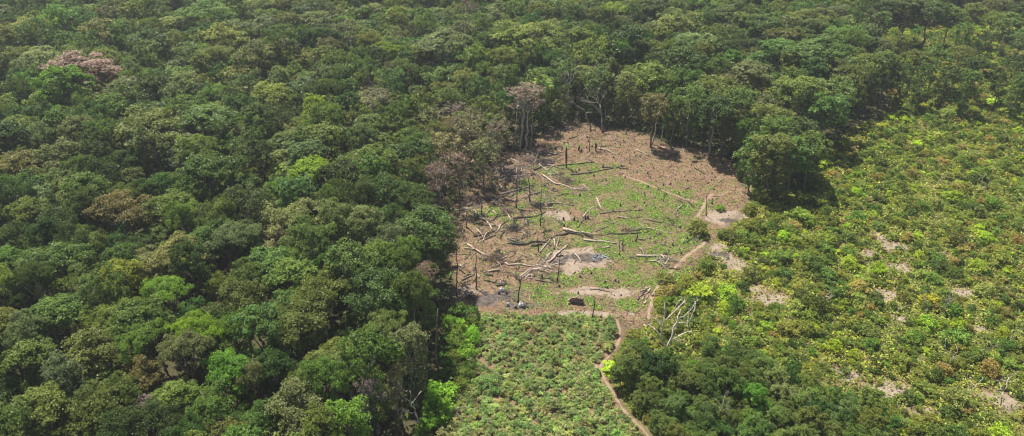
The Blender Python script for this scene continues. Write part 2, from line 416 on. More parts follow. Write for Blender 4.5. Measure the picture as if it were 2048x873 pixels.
# 3/5/7-sided tube caps may index past the ring; guard
_t = tube
def tube(pts, rad, ns=6):
    ns = ns + (ns % 2)
    return _t(pts, rad, ns)

def branching(rng, P, a, d, L, r, depth, spread=.6):
    b = a + d * L; P.append(tube(wob(rng, a, b, 4, .06), np.linspace(r, r * .6, 4), 6 if depth > 1 else 4))
    if depth == 0: return
    for k in range(rng.randint(2, 4)):
        e = d + rng.normal(size=3) * spread; e[2] += .25; e /= np.linalg.norm(e)
        branching(rng, P, b, e, L * rng.uniform(.55, .85), r * .58, depth - 1, spread)
def dead_tree_mesh(seed, H=14, depth=4, r0=.28):
    r = np.random.RandomState(seed); P = []
    branching(r, P, np.array([0, 0, -.4]), np.array([.05, .03, 1.]), H * .45, r0, depth)
    return join(P)

KINDS = {}
for kd, n in (('forest_tree', 7), ('umbrella_tree', 4), ('vine_draped_tree', 4), ('withered_tree', 3), ('small_tree', 4)):
    KINDS[kd] = [make_tree(kd, 100 + 17 * i + len(kd)) for i in range(n)]
MEshes = {}
for kd, L in KINDS.items():
    for i, t in enumerate(L):
        mt = DRY if kd == 'withered_tree' else LEAF
        for nm in ('near', 'mid'):
            v, va = t['lod'][nm]; t[nm] = mesh_np('crown', v, QUAD(len(v)), mt, var=va)
        t['tm'] = mesh_np('trunk', *t['trunk'], BARK, smooth=True)

TINT = dict(dark=(.055, .088, .024), deep=(.052, .105, .026), mid=(.085, .140, .034), olive=(.112, .148, .036), grey=(.110, .145, .062), bright=(.100, .200, .030), lime=(.17, .25, .032),
            yellow=(.175, .20, .035), tan=(.150, .150, .065), brown=(.21, .155, .10), pink=(.24, .175, .12), pale=(.145, .19, .07), ash=(.27, .24, .19))
for _k in TINT:
    _c = TINT[_k]; TINT[_k] = (_c[0] * 1.46, _c[1] * 1.38, _c[2] * 1.1) if _k not in ('ash', 'pink', 'brown') else _c
WORD = dict(dark='dark green', deep='deep green', mid='mid-green', olive='olive', grey='grey-green', bright='bright green', lime='lime green', yellow='yellow-flowering', tan='tan-tinged', brown='brown withered',
            pink='pinkish brown', pale='pale green', ash='ash grey')

# ------------------------------------------------------------------ where the trees stand
rng = np.random.RandomState(7)
HAND = [(165, 138, 125, 'forest_tree', 'pink'), (770, 108, 62, 'umbrella_tree', 'lime'), (885, 92, 110, 'forest_tree', 'grey'), (1055, 72, 140, 'forest_tree', 'olive'), (1385, 200, 92, 'forest_tree', 'mid'), (1432, 182, 105, 'forest_tree', 'olive'), (1478, 203, 92, 'forest_tree', 'mid'), (1432, 222, 80, 'forest_tree', 'deep'),
        (1000, 28, 62, 'forest_tree', 'grey'), (1232, 25, 60, 'umbrella_tree', 'lime'), (1245, 95, 44, 'umbrella_tree', 'bright'), (625, 22, 74, 'forest_tree', 'dark'), (545, 192, 78, 'forest_tree', 'olive'),
        (610, 185, 90, 'forest_tree', 'grey'), (365, 222, 96, 'umbrella_tree', 'mid'), (300, 255, 150, 'forest_tree', 'olive'), (235, 425, 130, 'forest_tree', 'tan'), (240, 560, 100, 'forest_tree', 'yellow'),
        (335, 588, 105, 'umbrella_tree', 'bright'), (620, 348, 95, 'umbrella_tree', 'lime'), (690, 352, 105, 'forest_tree', 'dark'), (765, 380, 100, 'forest_tree', 'deep'), (590, 442, 130, 'forest_tree', 'pale'),
        (645, 595, 135, 'umbrella_tree', 'olive'), (750, 578, 150, 'forest_tree', 'mid'), (862, 455, 118, 'forest_tree', 'mid'), (832, 402, 85, 'forest_tree', 'dark'), (785, 482, 95, 'forest_tree', 'grey'),
        (455, 742, 105, 'forest_tree', 'bright'), (548, 738, 85, 'forest_tree', 'deep'), (285, 752, 80, 'forest_tree', 'tan'), (205, 702, 135, 'forest_tree', 'olive'), (225, 640, 110, 'umbrella_tree', 'olive'),
        (560, 385, 60, 'umbrella_tree', 'bright'), (110, 640, 120, 'forest_tree', 'mid'), (60, 720, 110, 'forest_tree', 'mid'), (480, 600, 120, 'forest_tree', 'olive'), (390, 660, 90, 'forest_tree', 'mid'),
        (470, 660, 90, 'umbrella_tree', 'mid'), (600, 660, 120, 'forest_tree', 'olive'), (660, 740, 110, 'forest_tree', 'pale'), (600, 820, 140, 'forest_tree', 'grey'), (700, 840, 90, 'vine_draped_tree', 'bright'),
        (420, 820, 120, 'forest_tree', 'mid'), (200, 820, 120, 'forest_tree', 'olive'), (80, 830, 130, 'forest_tree', 'olive'), (250, 790, 90, 'forest_tree', 'mid'), (770, 660, 90, 'umbrella_tree', 'pale'),
        (820, 690, 70, 'vine_draped_tree', 'grey'), (40, 260, 90, 'forest_tree', 'olive'), (120, 310, 90, 'forest_tree', 'grey'), (40, 330, 80, 'forest_tree', 'tan'), (120, 450, 110, 'forest_tree', 'dark'),
        (60, 430, 90, 'forest_tree', 'olive'), (350, 420, 100, 'forest_tree', 'mid'), (420, 480, 100, 'forest_tree', 'mid'), (360, 510, 100, 'forest_tree', 'tan'), (120, 530, 130, 'forest_tree', 'mid'),
        (1310, 212, 60, 'forest_tree', 'tan'), (1640, 108, 120, 'forest_tree', 'mid'), (1690, 150, 90, 'forest_tree', 'olive'), (1600, 180, 110, 'forest_tree', 'olive'), (1545, 235, 80, 'forest_tree', 'olive'),
        (1620, 40, 90, 'forest_tree', 'olive'), (1660, 30, 80, 'forest_tree', 'grey'), (1500, 150, 90, 'forest_tree', 'grey'), (1390, 90, 90, 'forest_tree', 'grey'), (1300, 150, 80, 'forest_tree', 'olive'),
        (1470, 30, 90, 'forest_tree', 'dark'), (1530, 55, 90, 'forest_tree', 'dark'), (1550, 300, 80, 'vine_draped_tree', 'olive'), (1515, 292, 60, 'vine_draped_tree', 'mid'), (1590, 305, 70, 'forest_tree', 'mid'), (1625, 290, 70, 'forest_tree', 'mid'), (1570, 330, 50, 'small_tree', 'dark'), (1530, 325, 50, 'small_tree', 'deep'), (1605, 325, 45, 'small_tree', 'dark'), (1500, 310, 50, 'small_tree', 'mid'), (1560, 262, 80, 'forest_tree', 'mid'), (1600, 265, 80, 'forest_tree', 'dark'), (1655, 215, 90, 'forest_tree', 'mid'),
        (1832, 122, 50, 'forest_tree', 'olive'), (1878, 112, 56, 'forest_tree', 'mid'), (1922, 112, 56, 'forest_tree', 'olive'), (1955, 135, 50, 'forest_tree', 'dark'), (1852, 148, 40, 'vine_draped_tree', 'dark'), (1900, 150, 44, 'vine_draped_tree', 'dark'), (1940, 158, 40, 'vine_draped_tree', 'mid'), (1812, 148, 36, 'vine_draped_tree', 'mid'), (1765, 18, 85, 'forest_tree', 'dark'), (1815, 15, 85, 'forest_tree', 'dark'), (1865, 20, 75, 'forest_tree', 'dark'), (2012, 140, 42, 'vine_draped_tree', 'dark'), (2042, 125, 46, 'forest_tree', 'dark'), (2044, 165, 44, 'vine_draped_tree', 'mid'), (1985, 40, 40, 'forest_tree', 'olive'), (1905, 32, 50, 'forest_tree', 'mid'), (1948, 25, 52, 'forest_tree', 'olive'), (2018, 48, 55, 'forest_tree', 'mid'), (2044, 25, 55, 'forest_tree', 'dark'), (1995, 12, 50, 'forest_tree', 'grey'), (1930, 62, 36, 'vine_draped_tree', 'mid'), (2046, 78, 44, 'forest_tree', 'mid'), (1965, 88, 34, 'vine_draped_tree', 'dark'), (1800, 92, 30, 'vine_draped_tree', 'olive'),
        (940, 262, 95, 'withered_tree', 'tan'), (885, 292, 85, 'withered_tree', 'tan'), (1000, 268, 60, 'withered_tree', 'brown'), (1050, 195, 75, 'withered_tree', 'pink'), (965, 300, 60, 'withered_tree', 'tan'),
        (915, 330, 60, 'withered_tree', 'brown'), (985, 250, 60, 'withered_tree', 'olive'), (860, 270, 70, 'forest_tree', 'olive'), (1195, 160, 50, 'vine_draped_tree', 'grey'), (1120, 140, 45, 'vine_draped_tree', 'grey'),
        (560, 475, 60, 'withered_tree', 'pink'), (735, 787, 55, 'withered_tree', 'ash'), (300, 828, 65, 'withered_tree', 'ash'), (848, 552, 45, 'withered_tree', 'pink'), (790, 760, 40, 'withered_tree', 'tan'),
        (1690, 75, 80, 'forest_tree', 'mid'), (1560, 105, 90, 'forest_tree', 'mid'), (1350, 40, 80, 'forest_tree', 'mid'), (1120, 20, 70, 'forest_tree', 'mid'), (480, 60, 90, 'forest_tree', 'grey'), (300, 90, 80, 'forest_tree', 'dark'),
        (60, 60, 80, 'forest_tree', 'olive'), (200, 60, 80, 'forest_tree', 'olive'), (420, 30, 90, 'forest_tree', 'mid'), (520, 110, 100, 'forest_tree', 'olive'), (700, 60, 90, 'forest_tree', 'grey')]
trees = []   # x, y, R, H, kind, tintname, hand
def h_for(kd, R):
    if kd == 'small_tree': return R * 2.2
    if kd == 'vine_draped_tree': return 14 + R * 1.1
    return float(np.clip(13 + R * 1.15, 15, 26))
for u, v, wd, kd, tn in HAND:
    H = 20.; wd = wd * (.84 if wd > 80 else .92)
    for _ in range(3):
        p = G(u, v, H * .86); dep = proj(*p)[2]; R = wd / 2 / F * dep; H = h_for(kd, R) * (1.15 if kd == 'small_tree' else 1)
    p = G(u, v, H * .86)
    trees.append([p[0], p[1], R, H, kd, tn, True])
PAL = ['dark'] * 12 + ['deep'] * 10 + ['mid'] * 24 + ['olive'] * 20 + ['grey'] * 10 + ['bright'] * 1 + ['pale'] * 3
def blocked(x, y, R, L, k):
    for t in L:
        dx = t[0] - x
        if abs(dx) < 14 and abs(t[1] - y) < 14 and dx * dx + (t[1] - y) ** 2 < (k * (R + t[2])) ** 2: return True
    return False
cells = {}
def near(x, y, R, k):
    cx, cy = int(x // 12), int(y // 12)
    for a in (-1, 0, 1):
        for b in (-1, 0, 1):
            for t in cells.get((cx + a, cy + b), ()):
                if (t[0] - x) ** 2 + (t[1] - y) ** 2 < (k * (R + t[2])) ** 2: return True
    return False
for t in trees: cells.setdefault((int(t[0] // 12), int(t[1] // 12)), []).append(t)
for i in range(9, 17):                     # the wall of thin vine-hung trees along the far edge of the clearing
    a_, b_ = CLEAR[i], CLEAR[i + 1]; d_ = b_ - a_; L_ = np.hypot(*d_); o_ = np.array([-d_[1], d_[0]]) / L_
    if inpoly(np.array([(a_ + d_ / 2 + o_ * 3)[0]]), np.array([(a_ + d_ / 2 + o_ * 3)[1]]), CLEAR)[0]: o_ = -o_
    for k in range(int(L_ / 3.2)):
        p_ = a_ + d_ * (k + rng.rand()) / max(1, int(L_ / 3.2)) + o_ * rng.uniform(2.6, 8.5); R = rng.uniform(1.7, 2.7)
        t = [p_[0], p_[1], R, rng.uniform(11, 18), 'vine_draped_tree', ['mid', 'olive', 'dark', 'grey', 'mid'][rng.randint(5)], False]; trees.append(t); cells.setdefault((int(t[0] // 12), int(t[1] // 12)), []).append(t)
N = 60000
cy_ = np.sqrt(rng.uniform(62 ** 2, 560 ** 2, N)); cx_ = rng.uniform(-1, 1, N) * (cy_ * .61 + 62)
opn = np.maximum(np.maximum(sdist(cx_, cy_, CLEAR), sdist(cx_, cy_, FIELD)), sdist(cx_, cy_, SCRUB)); opn = np.maximum(opn, sdist(cx_, cy_, EDGE))
rad = np.concatenate([rng.uniform(5.5, 8, N // 150), rng.uniform(3.8, 5.8, N // 12), rng.uniform(2.3, 4.2, N - N // 12 - N // 150)])
tone = nz(cx_, cy_, 60, 21)
for i in range(N):
    x, y, R = cx_[i], cy_[i], rad[i]
    if opn[i] > -1.2 - (1.15 if x < 8 else .45) * R: continue
    if near(x, y, R, .66): continue
    q = rng.rand()
    kd = 'forest_tree' if q < .66 else 'umbrella_tree' if q < .84 else 'vine_draped_tree'
    if R < 3.4 and q < .4: kd = 'vine_draped_tree'
    if -opn[i] < 7 and q > .5: kd = 'vine_draped_tree'
    H = h_for(kd, R) * rng.uniform(.74, 1.26)
    if R < 3.2: H *= rng.uniform(.6, .95)
    tn = PAL[rng.randint(len(PAL))]
    u, v, _ = proj(x, y, H * .8)
    if 850 < u < 1030 and 235 < v < 400 and rng.rand() < .85: kd, tn = 'withered_tree', ['tan', 'brown', 'olive'][rng.randint(3)]
    if rng.rand() < .01: kd, tn = 'withered_tree', ['tan', 'tan', 'brown'][rng.randint(3)]
    if rng.rand() < .005: tn = 'lime'
    t = [x, y, R, H, kd, tn, False]
    trees.append(t); cells.setdefault((int(x // 12), int(y // 12)), []).append(t)
# young trees at the near corner of the regrowth
P = SMALLT; lo, hi = P.min(0), P.max(0); st = []
for i in range(4000):
    x, y = rng.uniform(lo, hi); R = rng.uniform(1.8, 3.4) * (.8 + .5 * (x < 22))
    bt_ = G(1331, 700)
    if abs(x - bt_[0] - .5) < 6.5 and bt_[1] - 9 < y < bt_[1] + 6: continue
    if not inpoly(x, y, P) or blocked(x, y, R, st, .62) or pathd(x, y) < R * .7 + .8: continue
    st.append([x, y, R, R * rng.uniform(1.9, 3.3), 'small_tree', ['deep', 'mid', 'olive', 'mid', 'olive', 'mid', 'pale', 'olive', 'bright', 'mid'][rng.randint(10)], False])
trees += st
print('trees', len(trees), 'small', len(st))

def tjit(c, r, k=.13):
    return tuple(float(max(0, v * (1 + r.normal() * .06) * g)) for v, g in zip(c, [1 + r.normal() * k] * 3))
def size_word(R): return 'wide' if R > 5.6 else 'medium' if R > 3.9 else 'small'
cnt = {}
rest = []
order = sorted(range(len(trees)), key=lambda i: -(trees[i][2] / math.hypot(trees[i][1], CAMZ) + (10 if trees[i][6] else 0)))
MAXK = dict(forest_tree=297, umbrella_tree=150, vine_draped_tree=200, withered_tree=60, small_tree=150)
SHAPE = dict(forest_tree='domed forest tree', umbrella_tree='flat-topped tree', vine_draped_tree='vine-draped tree', withered_tree='thin-leaved tree', small_tree='young tree')
GRP = dict(forest_tree='domed trees of the forest canopy', umbrella_tree='flat-topped trees of the forest canopy', vine_draped_tree='vine-draped trees of the forest', withered_tree='withering trees at the forest edge and in the canopy', small_tree='young trees in the regrowth')
for i in order:
    x, y, R, H, kd, tn, hand = trees[i]
    u, v, dep = proj(x, y, H * .85)
    ok = -60 < u < 2108 and -40 < v < 905
    if ok and cnt.get(kd, 0) < MAXK[kd]:
        cnt[kd] = cnt.get(kd, 0) + 1
        T = KINDS[kd][rng.randint(len(KINDS[kd]))]
        e = obj(kd, None, loc=(x, y, float(hz(x, y)))); e.empty_display_size = 1
        s = R / T['R']; sz = H / T['H']; e.scale = (s, s, sz); e.rotation_euler = (0, 0, rng.rand() * 6.28)
        obj('crown', T['near' if dep < 200 or s > 1.45 else 'mid'], e, color=tjit(TINT[tn], rng))
        obj('trunk', T['tm'], e, color=tjit((.30, .27, .23) if rng.rand() < .5 else (.17, .14, .11), rng, .1))
        uu, vv = min(max(u, 5), 2043), min(max(v, 5), 868)
        tag(e, '%s %s %s %s' % (size_word(R), WORD[tn], SHAPE[kd], 'centred %s percent across and %s percent down' % (num(round(uu / 20.48)), num(round(vv / 8.73)))), 'tree', GRP[kd])
    else: rest.append(trees[i])
print(cnt, 'rest', len(rest))
# the far and hidden trees as one mass
VV, VA, TT, TV, TF, off = [], [], [], [], [], 0
for x, y, R, H, kd, tn, hand in rest:
    T = KINDS[kd][rng.randint(len(KINDS[kd]))]; v, va = T['lod']['far' if y > 175 or y < 70 else 'mid']; a = rng.rand() * 6.28; ca, sa = math.cos(a), math.sin(a)
    s = R / T['R']; sz = H / T['H']
    M = np.array([[ca * s, -sa * s, 0], [sa * s, ca * s, 0], [0, 0, sz]]); o = np.array([x, y, 0])
    VV.append(v @ M.T + o); VA.append(va); TT.append(np.tile(tjit(TINT[tn], rng), (len(v), 1)))
    if inframe(x, y, H * .5, 40):
        tv, tf = T['trunk']; TV.append(tv @ M.T + o); TF.append(tf + off); off += len(tv)
VV = np.concatenate(VV); print('mass cards', len(VV))
fm = obj('distant_forest', mesh_np('distant_forest', VV, QUAD(len(VV)), LEAFA, var=np.concatenate(VA), tint=np.concatenate(TT)))
tag(fm, 'dense green canopy of countless trees filling the far forest', 'forest', kind='stuff')
tm = obj('trunks', mesh_np('trunks', np.concatenate(TV), np.concatenate(TF), BARKB, smooth=True), fm); tm['kind'] = 'stuff'

# ------------------------------------------------------------------ low growth (stuff)
def scatter_stuff(name, label, cat, x, y, z, size, tint, seed, up=.8, mat=GRASS, asp=.6):
    r = np.random.RandomState(seed); n = len(x)
    nn = r.normal(size=(n, 3)); nn[:, 2] = abs(nn[:, 2]) + up
    v = cards(r, np.stack([x, y, z], 1), nn, size, asp)
    o = obj(name, mesh_np(name, v, QUAD(n), mat, var=r.rand(n), tint=tint)); tag(o, label, cat, kind='stuff'); return o
def pickt(r, n, names, k=.2):
    T = np.array([TINT[a] for a in names]); return T[r.randint(len(T), size=n)] * (1 + r.normal(size=(n, 1)) * k).clip(.4, 1.8)
r = np.random.RandomState(31)
# forest floor undergrowth, thicker and taller beside the open ground
n = 90000; y = np.sqrt(r.uniform(62 ** 2, 520 ** 2, n)); x = r.uniform(-1, 1, n) * (y * .61 + 46)
o_ = np.maximum(np.maximum(sdist(x, y, CLEAR), sdist(x, y, FIELD)), sdist(x, y, SCRUB))
k = (o_ < -.5) & (r.rand(n) < np.clip(1.3 + o_ / 40, .35, 1)); x, y, o_ = x[k], y[k], o_[k]
z = r.uniform(.2, 1, len(x)) ** 1.5 * (2.5 + 3.5 * (nz(x, y, 14, 3) > .1))
scatter_stuff('undergrowth', 'dark leafy undergrowth between the forest trunks', 'undergrowth', x, y, z, r.uniform(.7, 1.5, len(x)), pickt(r, len(x), ['dark', 'deep', 'mid']), 5, .3, GRASS)
# regrowth: low leafy cover over the whole of the cleared land on that side
n = 620000; y = r.uniform(88 ** 1.3, 480 ** 1.3, n) ** (1 / 1.3); x = r.uniform(-.1, 1, n) * (y * .61 + 46)
ss = sdist(x, y, SCRUB); bare = ellm(x, y, SAND)
k = (ss > .3) & (bare < .15 + 1.1 * r.rand(n) ** 1.5) & (pathd(x, y) > 1) & (r.rand(n) < np.clip(1.25 - y / 600, 0, 1)); x, y, ss = x[k], y[k], ss[k]
mnd = np.clip(nz(x, y, 7, 44, 3) + .55, .1, 2) * np.clip(ss / 6, .15, 1)
z = hz(x, y) + .1 + r.rand(len(x)) ** .6 * 1.25 * mnd
fern = nz(x, y, 30, 71) > .25
tt = pickt(r, len(x), ['olive', 'lime', 'mid', 'olive', 'pale', 'mid', 'pale'], .13) * np.array([1.42, 1.28, 1.05])
tt[fern] = tt[fern] * [1.28, 1.16, 1.15]
print('regrowth cards', len(x))
scatter_stuff('ground_cover', 'low yellow-green regrowth covering the abandoned fields', 'ground cover', x, y, z, r.uniform(.25, .6, len(x)) * (1 + y / 600), tt, 6, .55)
# weeds and seedlings in the clearing
n = 170000; lo, hi = CLEAR.min(0), CLEAR.max(0); x = r.uniform(lo[0], hi[0], n); y = r.uniform(lo[1], hi[1], n)
g = ellm(x, y, GREEN) + .25 * nz(x, y, 5, 55) ; pt = np.clip(.45 + 1.1 * nz(x, y, 9, 58, 4), 0, 1.4)
k = (sdist(x, y, CLEAR) > 0) & (r.rand(n) < np.clip((g * 1.0 + .14 * (y < 215)) * pt + .05, 0, .95)) & (ellm(x, y, SAND) < .5) & (ellm(x, y, ASH) < .6) & (pathd(x, y) > .45)
x, y = x[k], y[k]; print('weeds', len(x))
scatter_stuff('weeds', 'bright green seedlings and weeds sprouting across the cleared soil', 'weeds', x, y, hz(x, y) + r.uniform(.05, .3, len(x)), r.uniform(.2, .48, len(x)), pickt(r, len(x), ['bright', 'lime', 'bright', 'olive'], .25) * [1.15, 1.45, .9], 7, .9)
# dry leaf litter and twigs
n = 80000; x = r.uniform(lo[0], hi[0], n); y = r.uniform(lo[1], hi[1], n); k = (sdist(x, y, CLEAR) > -2) & (pathd(x, y) > .7) & (ellm(x, y, SAND) < .7); x, y = x[k], y[k]
lt = np.array([(.42, .32, .24), (.10, .07, .05), (.05, .04, .035), (.30, .2, .13), (.2, .14, .08)])[r.randint(5, size=len(x))]
scatter_stuff('leaf_litter', 'dry leaves and bark scraps littering the burnt soil', 'litter', x, y, hz(x, y) + r.uniform(.03, .15, len(x)), r.uniform(.12, .4, len(x)), lt, 8, .6)
parts = []
for i in range(6500):
    x0, y0 = r.uniform(lo, hi)
    if x0 > 14 and y0 < 230 and r.rand() < .6: continue
    if inpoly(np.array([x0]), np.array([y0]), CLEAR)[0]:
        a = r.rand() * PI; L = r.uniform(.6, 3.2); dx, dy = math.cos(a) * L / 2, math.sin(a) * L / 2
        z0 = float(hz(x0, y0)); parts.append(_t(np.array([[x0 - dx, y0 - dy, z0 + .06], [x0 + r.normal() * .1, y0 + r.normal() * .1, z0 + .14], [x0 + dx, y0 + dy, z0 + .1 + r.rand() * .3]]), np.array([.05, .045, .02]) * r.uniform(.7, 1.6), 4))
v, f = join(parts)
tc_ = np.repeat(np.array([(.5, .42, .34), (.08, .06, .05), (.28, .2, .14)])[r.randint(3, size=len(parts))], len(parts[0][1]), 0)
tg_ = obj('debris', mesh_np('debris', v, f, GRASS, var=np.full(len(f), .5), tint=tc_)); tag(tg_, 'scattered twigs and sticks left on the felled ground', 'debris', kind='stuff')

# ------------------------------------------------------------------ shrubs of the regrowth
def shrub_variant(seed, cs, nt_, nc_):
    q = np.random.RandomState(seed); R = 1.; L = dome_lobes(q, R, .75, .35, 11, .7, .22); rl = q.uniform(.24, .42, len(L))
    v, va = foliage(q, L, rl, nt_, nc_, cs, .75, spread=.26)
    return v, va
SH = [shrub_variant(400 + i, .17, 10, 7) for i in range(5)]; SHF = [shrub_variant(400 + i, .34, 5, 4) for i in range(5)]
SHM = []
for i, (v, va) in enumerate(SH):
    SHM.append(mesh_np('shrub', v, QUAD(len(v)), LEAF, var=va))
sh = []; cells = {}
for t in trees:
    if t[4] == 'small_tree': cells.setdefault((int(t[0] // 12), int(t[1] // 12)), []).append(t)
HS = [(1395, 462, 42, 'olive'), (1460, 478, 34, 'dark'), (1495, 358, 16, 'bright'), (1915, 485, 40, 'dark'), (1330, 560, 34, 'olive'), (1375, 560, 30, 'olive'), (1410, 535, 34, 'mid'), (1445, 470, 24, 'mid'),
      (1670, 590, 46, 'deep'), (1600, 600, 40, 'dark'), (1700, 530, 34, 'lime'), (1400, 590, 50, 'lime'), (1720, 660, 40, 'deep'), (2000, 520, 40, 'olive'), (1620, 640, 40, 'olive'), (1450, 590, 44, 'lime'),
      (1560, 520, 40, 'mid'), (1650, 480, 40, 'olive'), (1870, 720, 30, 'mid'), (1600, 440, 44, 'olive'), (1560, 400, 40, 'olive'), (1500, 420, 30, 'olive'), (1440, 415, 20, 'bright'), (1740, 755, 14, 'olive'),
      (1762, 760, 16, 'olive'), (1800, 768, 12, 'olive'), (1840, 815, 18, 'olive'), (1690, 740, 24, 'dark')]
for u, v, wd, tn in HS:
    p = G(u, v, 1.); R = wd / 2 / F * proj(*p)[2]; t = [p[0], p[1], R, R * 1.1, 'shrub', tn, True]; sh.append(t); cells.setdefault((int(p[0] // 12), int(p[1] // 12)), []).append(t)
n = 42000; y_ = np.sqrt(r.uniform(88 ** 2, 480 ** 2, n)); x_ = r.uniform(-.1, 1, n) * (y_ * .61 + 46)
ok = (sdist(x_, y_, SCRUB) > 1.0) & (ellm(x_, y_, SAND) < .35) & (pathd(x_, y_) > 1.6); x_, y_ = x_[ok], y_[ok]; dens = nz(x_, y_, 26, 12) > -.55
hts = nz(x_, y_, 34, 61)
for i in range(len(x_)):
    R = r.uniform(.9, 2.4) if r.rand() < .35 else r.uniform(.6, 1.2)
    if hts[i] > .5: R *= 1.25
    if not dens[i] and r.rand() < .8: continue
    if near(x_[i], y_[i], R, .6): continue
    tn = ['olive', 'olive', 'lime', 'mid', 'mid', 'olive', 'pale', 'deep', 'dark', 'mid', 'tan'][r.randint(11)]
    t = [x_[i], y_[i], R, R * r.uniform(.9, 1.5), 'shrub', tn, False]; sh.append(t); cells.setdefault((int(x_[i] // 12), int(y_[i] // 12)), []).append(t)
lo_, hi_ = EDGE.min(0), EDGE.max(0)
for i in range(700):
    x, y = r.uniform(lo_, hi_); R = r.uniform(1.1, 2.4)
    if sdist(np.array([x]), np.array([y]), EDGE)[0] < .3 or near(x, y, R, .6): continue
    t = [x, y, R, R * r.uniform(1., 1.7), 'shrub', ['bright', 'deep', 'mid', 'mid', 'deep'][r.randint(5)], True]; sh.append(t); cells.setdefault((int(x // 12), int(y // 12)), []).append(t)
print('shrubs', len(sh))
sh.sort(key=lambda t: -(t[2] / math.hypot(t[1], CAMZ) + (5 if t[6] else 0)))
VV, VA, TT = [], [], []; ns = 0
def shtint(tn): 
    c = tjit(TINT[tn], rng, .14); return (c[0] * 1.45, c[1] * 1.32, c[2] * 1.05)
for x, y, R, H, kd, tn, hand in sh:
    u, v, dep = proj(x, y, H * .6); j = rng.randint(5)
    if ns < 298 and -20 < u < 2068 and v < 890:
        ns += 1; o = obj('shrub', SHM[j], loc=(x, y, float(hz(x, y)) - .1), color=shtint(tn)); o.scale = (R, R, H * .85); o.rotation_euler = (0, 0, rng.rand() * 6.28)
        tag(o, '%s leafy shrub in the regrowth, %s percent across and %s percent down' % (WORD[tn], num(round(min(u, 2048) / 20.48)), num(round(min(v, 873) / 8.73))), 'shrub', 'shrubs in the regrowth')
    else:
        vv, va = (SHF if dep > 190 else SH)[j]; a = rng.rand() * 6.28; M = np.array([[math.cos(a) * R, -math.sin(a) * R, 0], [math.sin(a) * R, math.cos(a) * R, 0], [0, 0, H * .85]])
        VV.append(vv @ M.T + np.array([x, y, float(hz(x, y)) - .1])); VA.append(va); TT.append(np.tile(shtint(tn), (len(vv), 1)))
VV = np.concatenate(VV); print('shrub mass cards', len(VV))
tag(obj('shrubbery', mesh_np('shrubbery', VV, QUAD(len(VV)), LEAFA, var=np.concatenate(VA), tint=np.concatenate(TT))), 'countless small and far bushes of the yellow-green regrowth', 'shrubbery', kind='stuff')

# ------------------------------------------------------------------ the planted field: small bushy crop plants
def crop_variant(seed, cs, nt_, nc_):
    q = np.random.RandomState(seed); nst = q.randint(3, 6); L = []
    for i in range(nst):
        a = q.rand() * 6.28; L.append([.55 * math.cos(a) * q.rand() ** .5, .55 * math.sin(a) * q.rand() ** .5, q.uniform(.7, 1.25)])
        L.append([.75 * math.cos(a + 1), .75 * math.sin(a + 1), q.uniform(.4, .8)])
    L = np.array(L); rl = q.uniform(.34, .5, len(L)); v, va = foliage(q, L, rl, nt_, nc_, cs, .5, 1.1, .3)
    st_ = [tube(wob(q, (0, 0, -.1), l, 3, .05), [.035, .03, .015], 4) for l in L]
    return v, va, join(st_)
CR = [crop_variant(700 + i, .3, 7, 4) for i in range(5)]
CRM = [mesh_np('leaves', v, QUAD(len(v)), LEAF, var=va) for v, va, s in CR]; CRS = [mesh_np('stem', *s, BARK, smooth=True) for v, va, s in CR]
lo, hi = FIELD.min(0), FIELD.max(0); cells = {}; cp = []
dd = np.stack([r.uniform(lo[0], hi[0], 26000), r.uniform(lo[1], hi[1], 26000)], 1); sd_ = sdist(dd[:, 0], dd[:, 1], FIELD); pd_ = pathd(dd[:, 0], dd[:, 1]); gp = nz(dd[:, 0], dd[:, 1], 9, 91) * 1.0
for i in range(len(dd)):
    x, y = dd[i]; R = r.uniform(.6, 1.15) * (.85 + .3 * (gp[i] > .3))
    if sd_[i] < .3 or pd_[i] < .95 or (gp[i] < -.75) or near(x, y, R, .6): continue
    t = [x, y, R, R * r.uniform(.9, 1.35), 'c', '', False]; cp.append(t); cells.setdefault((int(x // 12), int(y // 12)), []).append(t)
print('crop', len(cp))
cp.sort(key=lambda t: -t[2] / math.hypot(t[1], CAMZ)); VV, VA, TT = [], [], []; ns = 0
SV, SF, off = [], [], 0
for x, y, R, H, *_ in cp:
    u, v, dep = proj(x, y, H * .6); j = rng.randint(5); c = tjit([(.30, .37, .12), (.37, .42, .15), (.23, .34, .11), (.38, .40, .17), (.31, .41, .12)][rng.randint(5)], rng, .14)
    if ns < 295 and 820 < u < 1400 and v < 885:
        ns += 1; e = obj('crop_plant', None, loc=(x, y, float(hz(x, y)))); e.scale = (R, R, H); e.rotation_euler = (0, 0, rng.rand() * 6.28)
        obj('leaves', CRM[j], e, color=c); obj('stem', CRS[j], e, color=(.2, .15, .1))
        tag(e, 'bushy crop plant in the planted field, %s percent across and %s percent down' % (num(round(u / 20.48)), num(round(min(v, 873) / 8.73))), 'crop plant', 'crop plants in the planted field')
    else:
        vv, va, _s = CR[j]; a = rng.rand() * 6.28; M = np.array([[math.cos(a) * R, -math.sin(a) * R, 0], [math.sin(a) * R, math.cos(a) * R, 0], [0, 0, H]])
        VV.append(vv @ M.T + np.array([x, y, float(hz(x, y))])); VA.append(va); TT.append(np.tile(c, (len(vv), 1)))
VV = np.concatenate(VV)
tag(obj('crop_foliage', mesh_np('crop_foliage', VV, QUAD(len(VV)), LEAFA, var=np.concatenate(VA), tint=np.concatenate(TT))), 'remaining small crop plants filling the planted field', 'crop', kind='stuff')

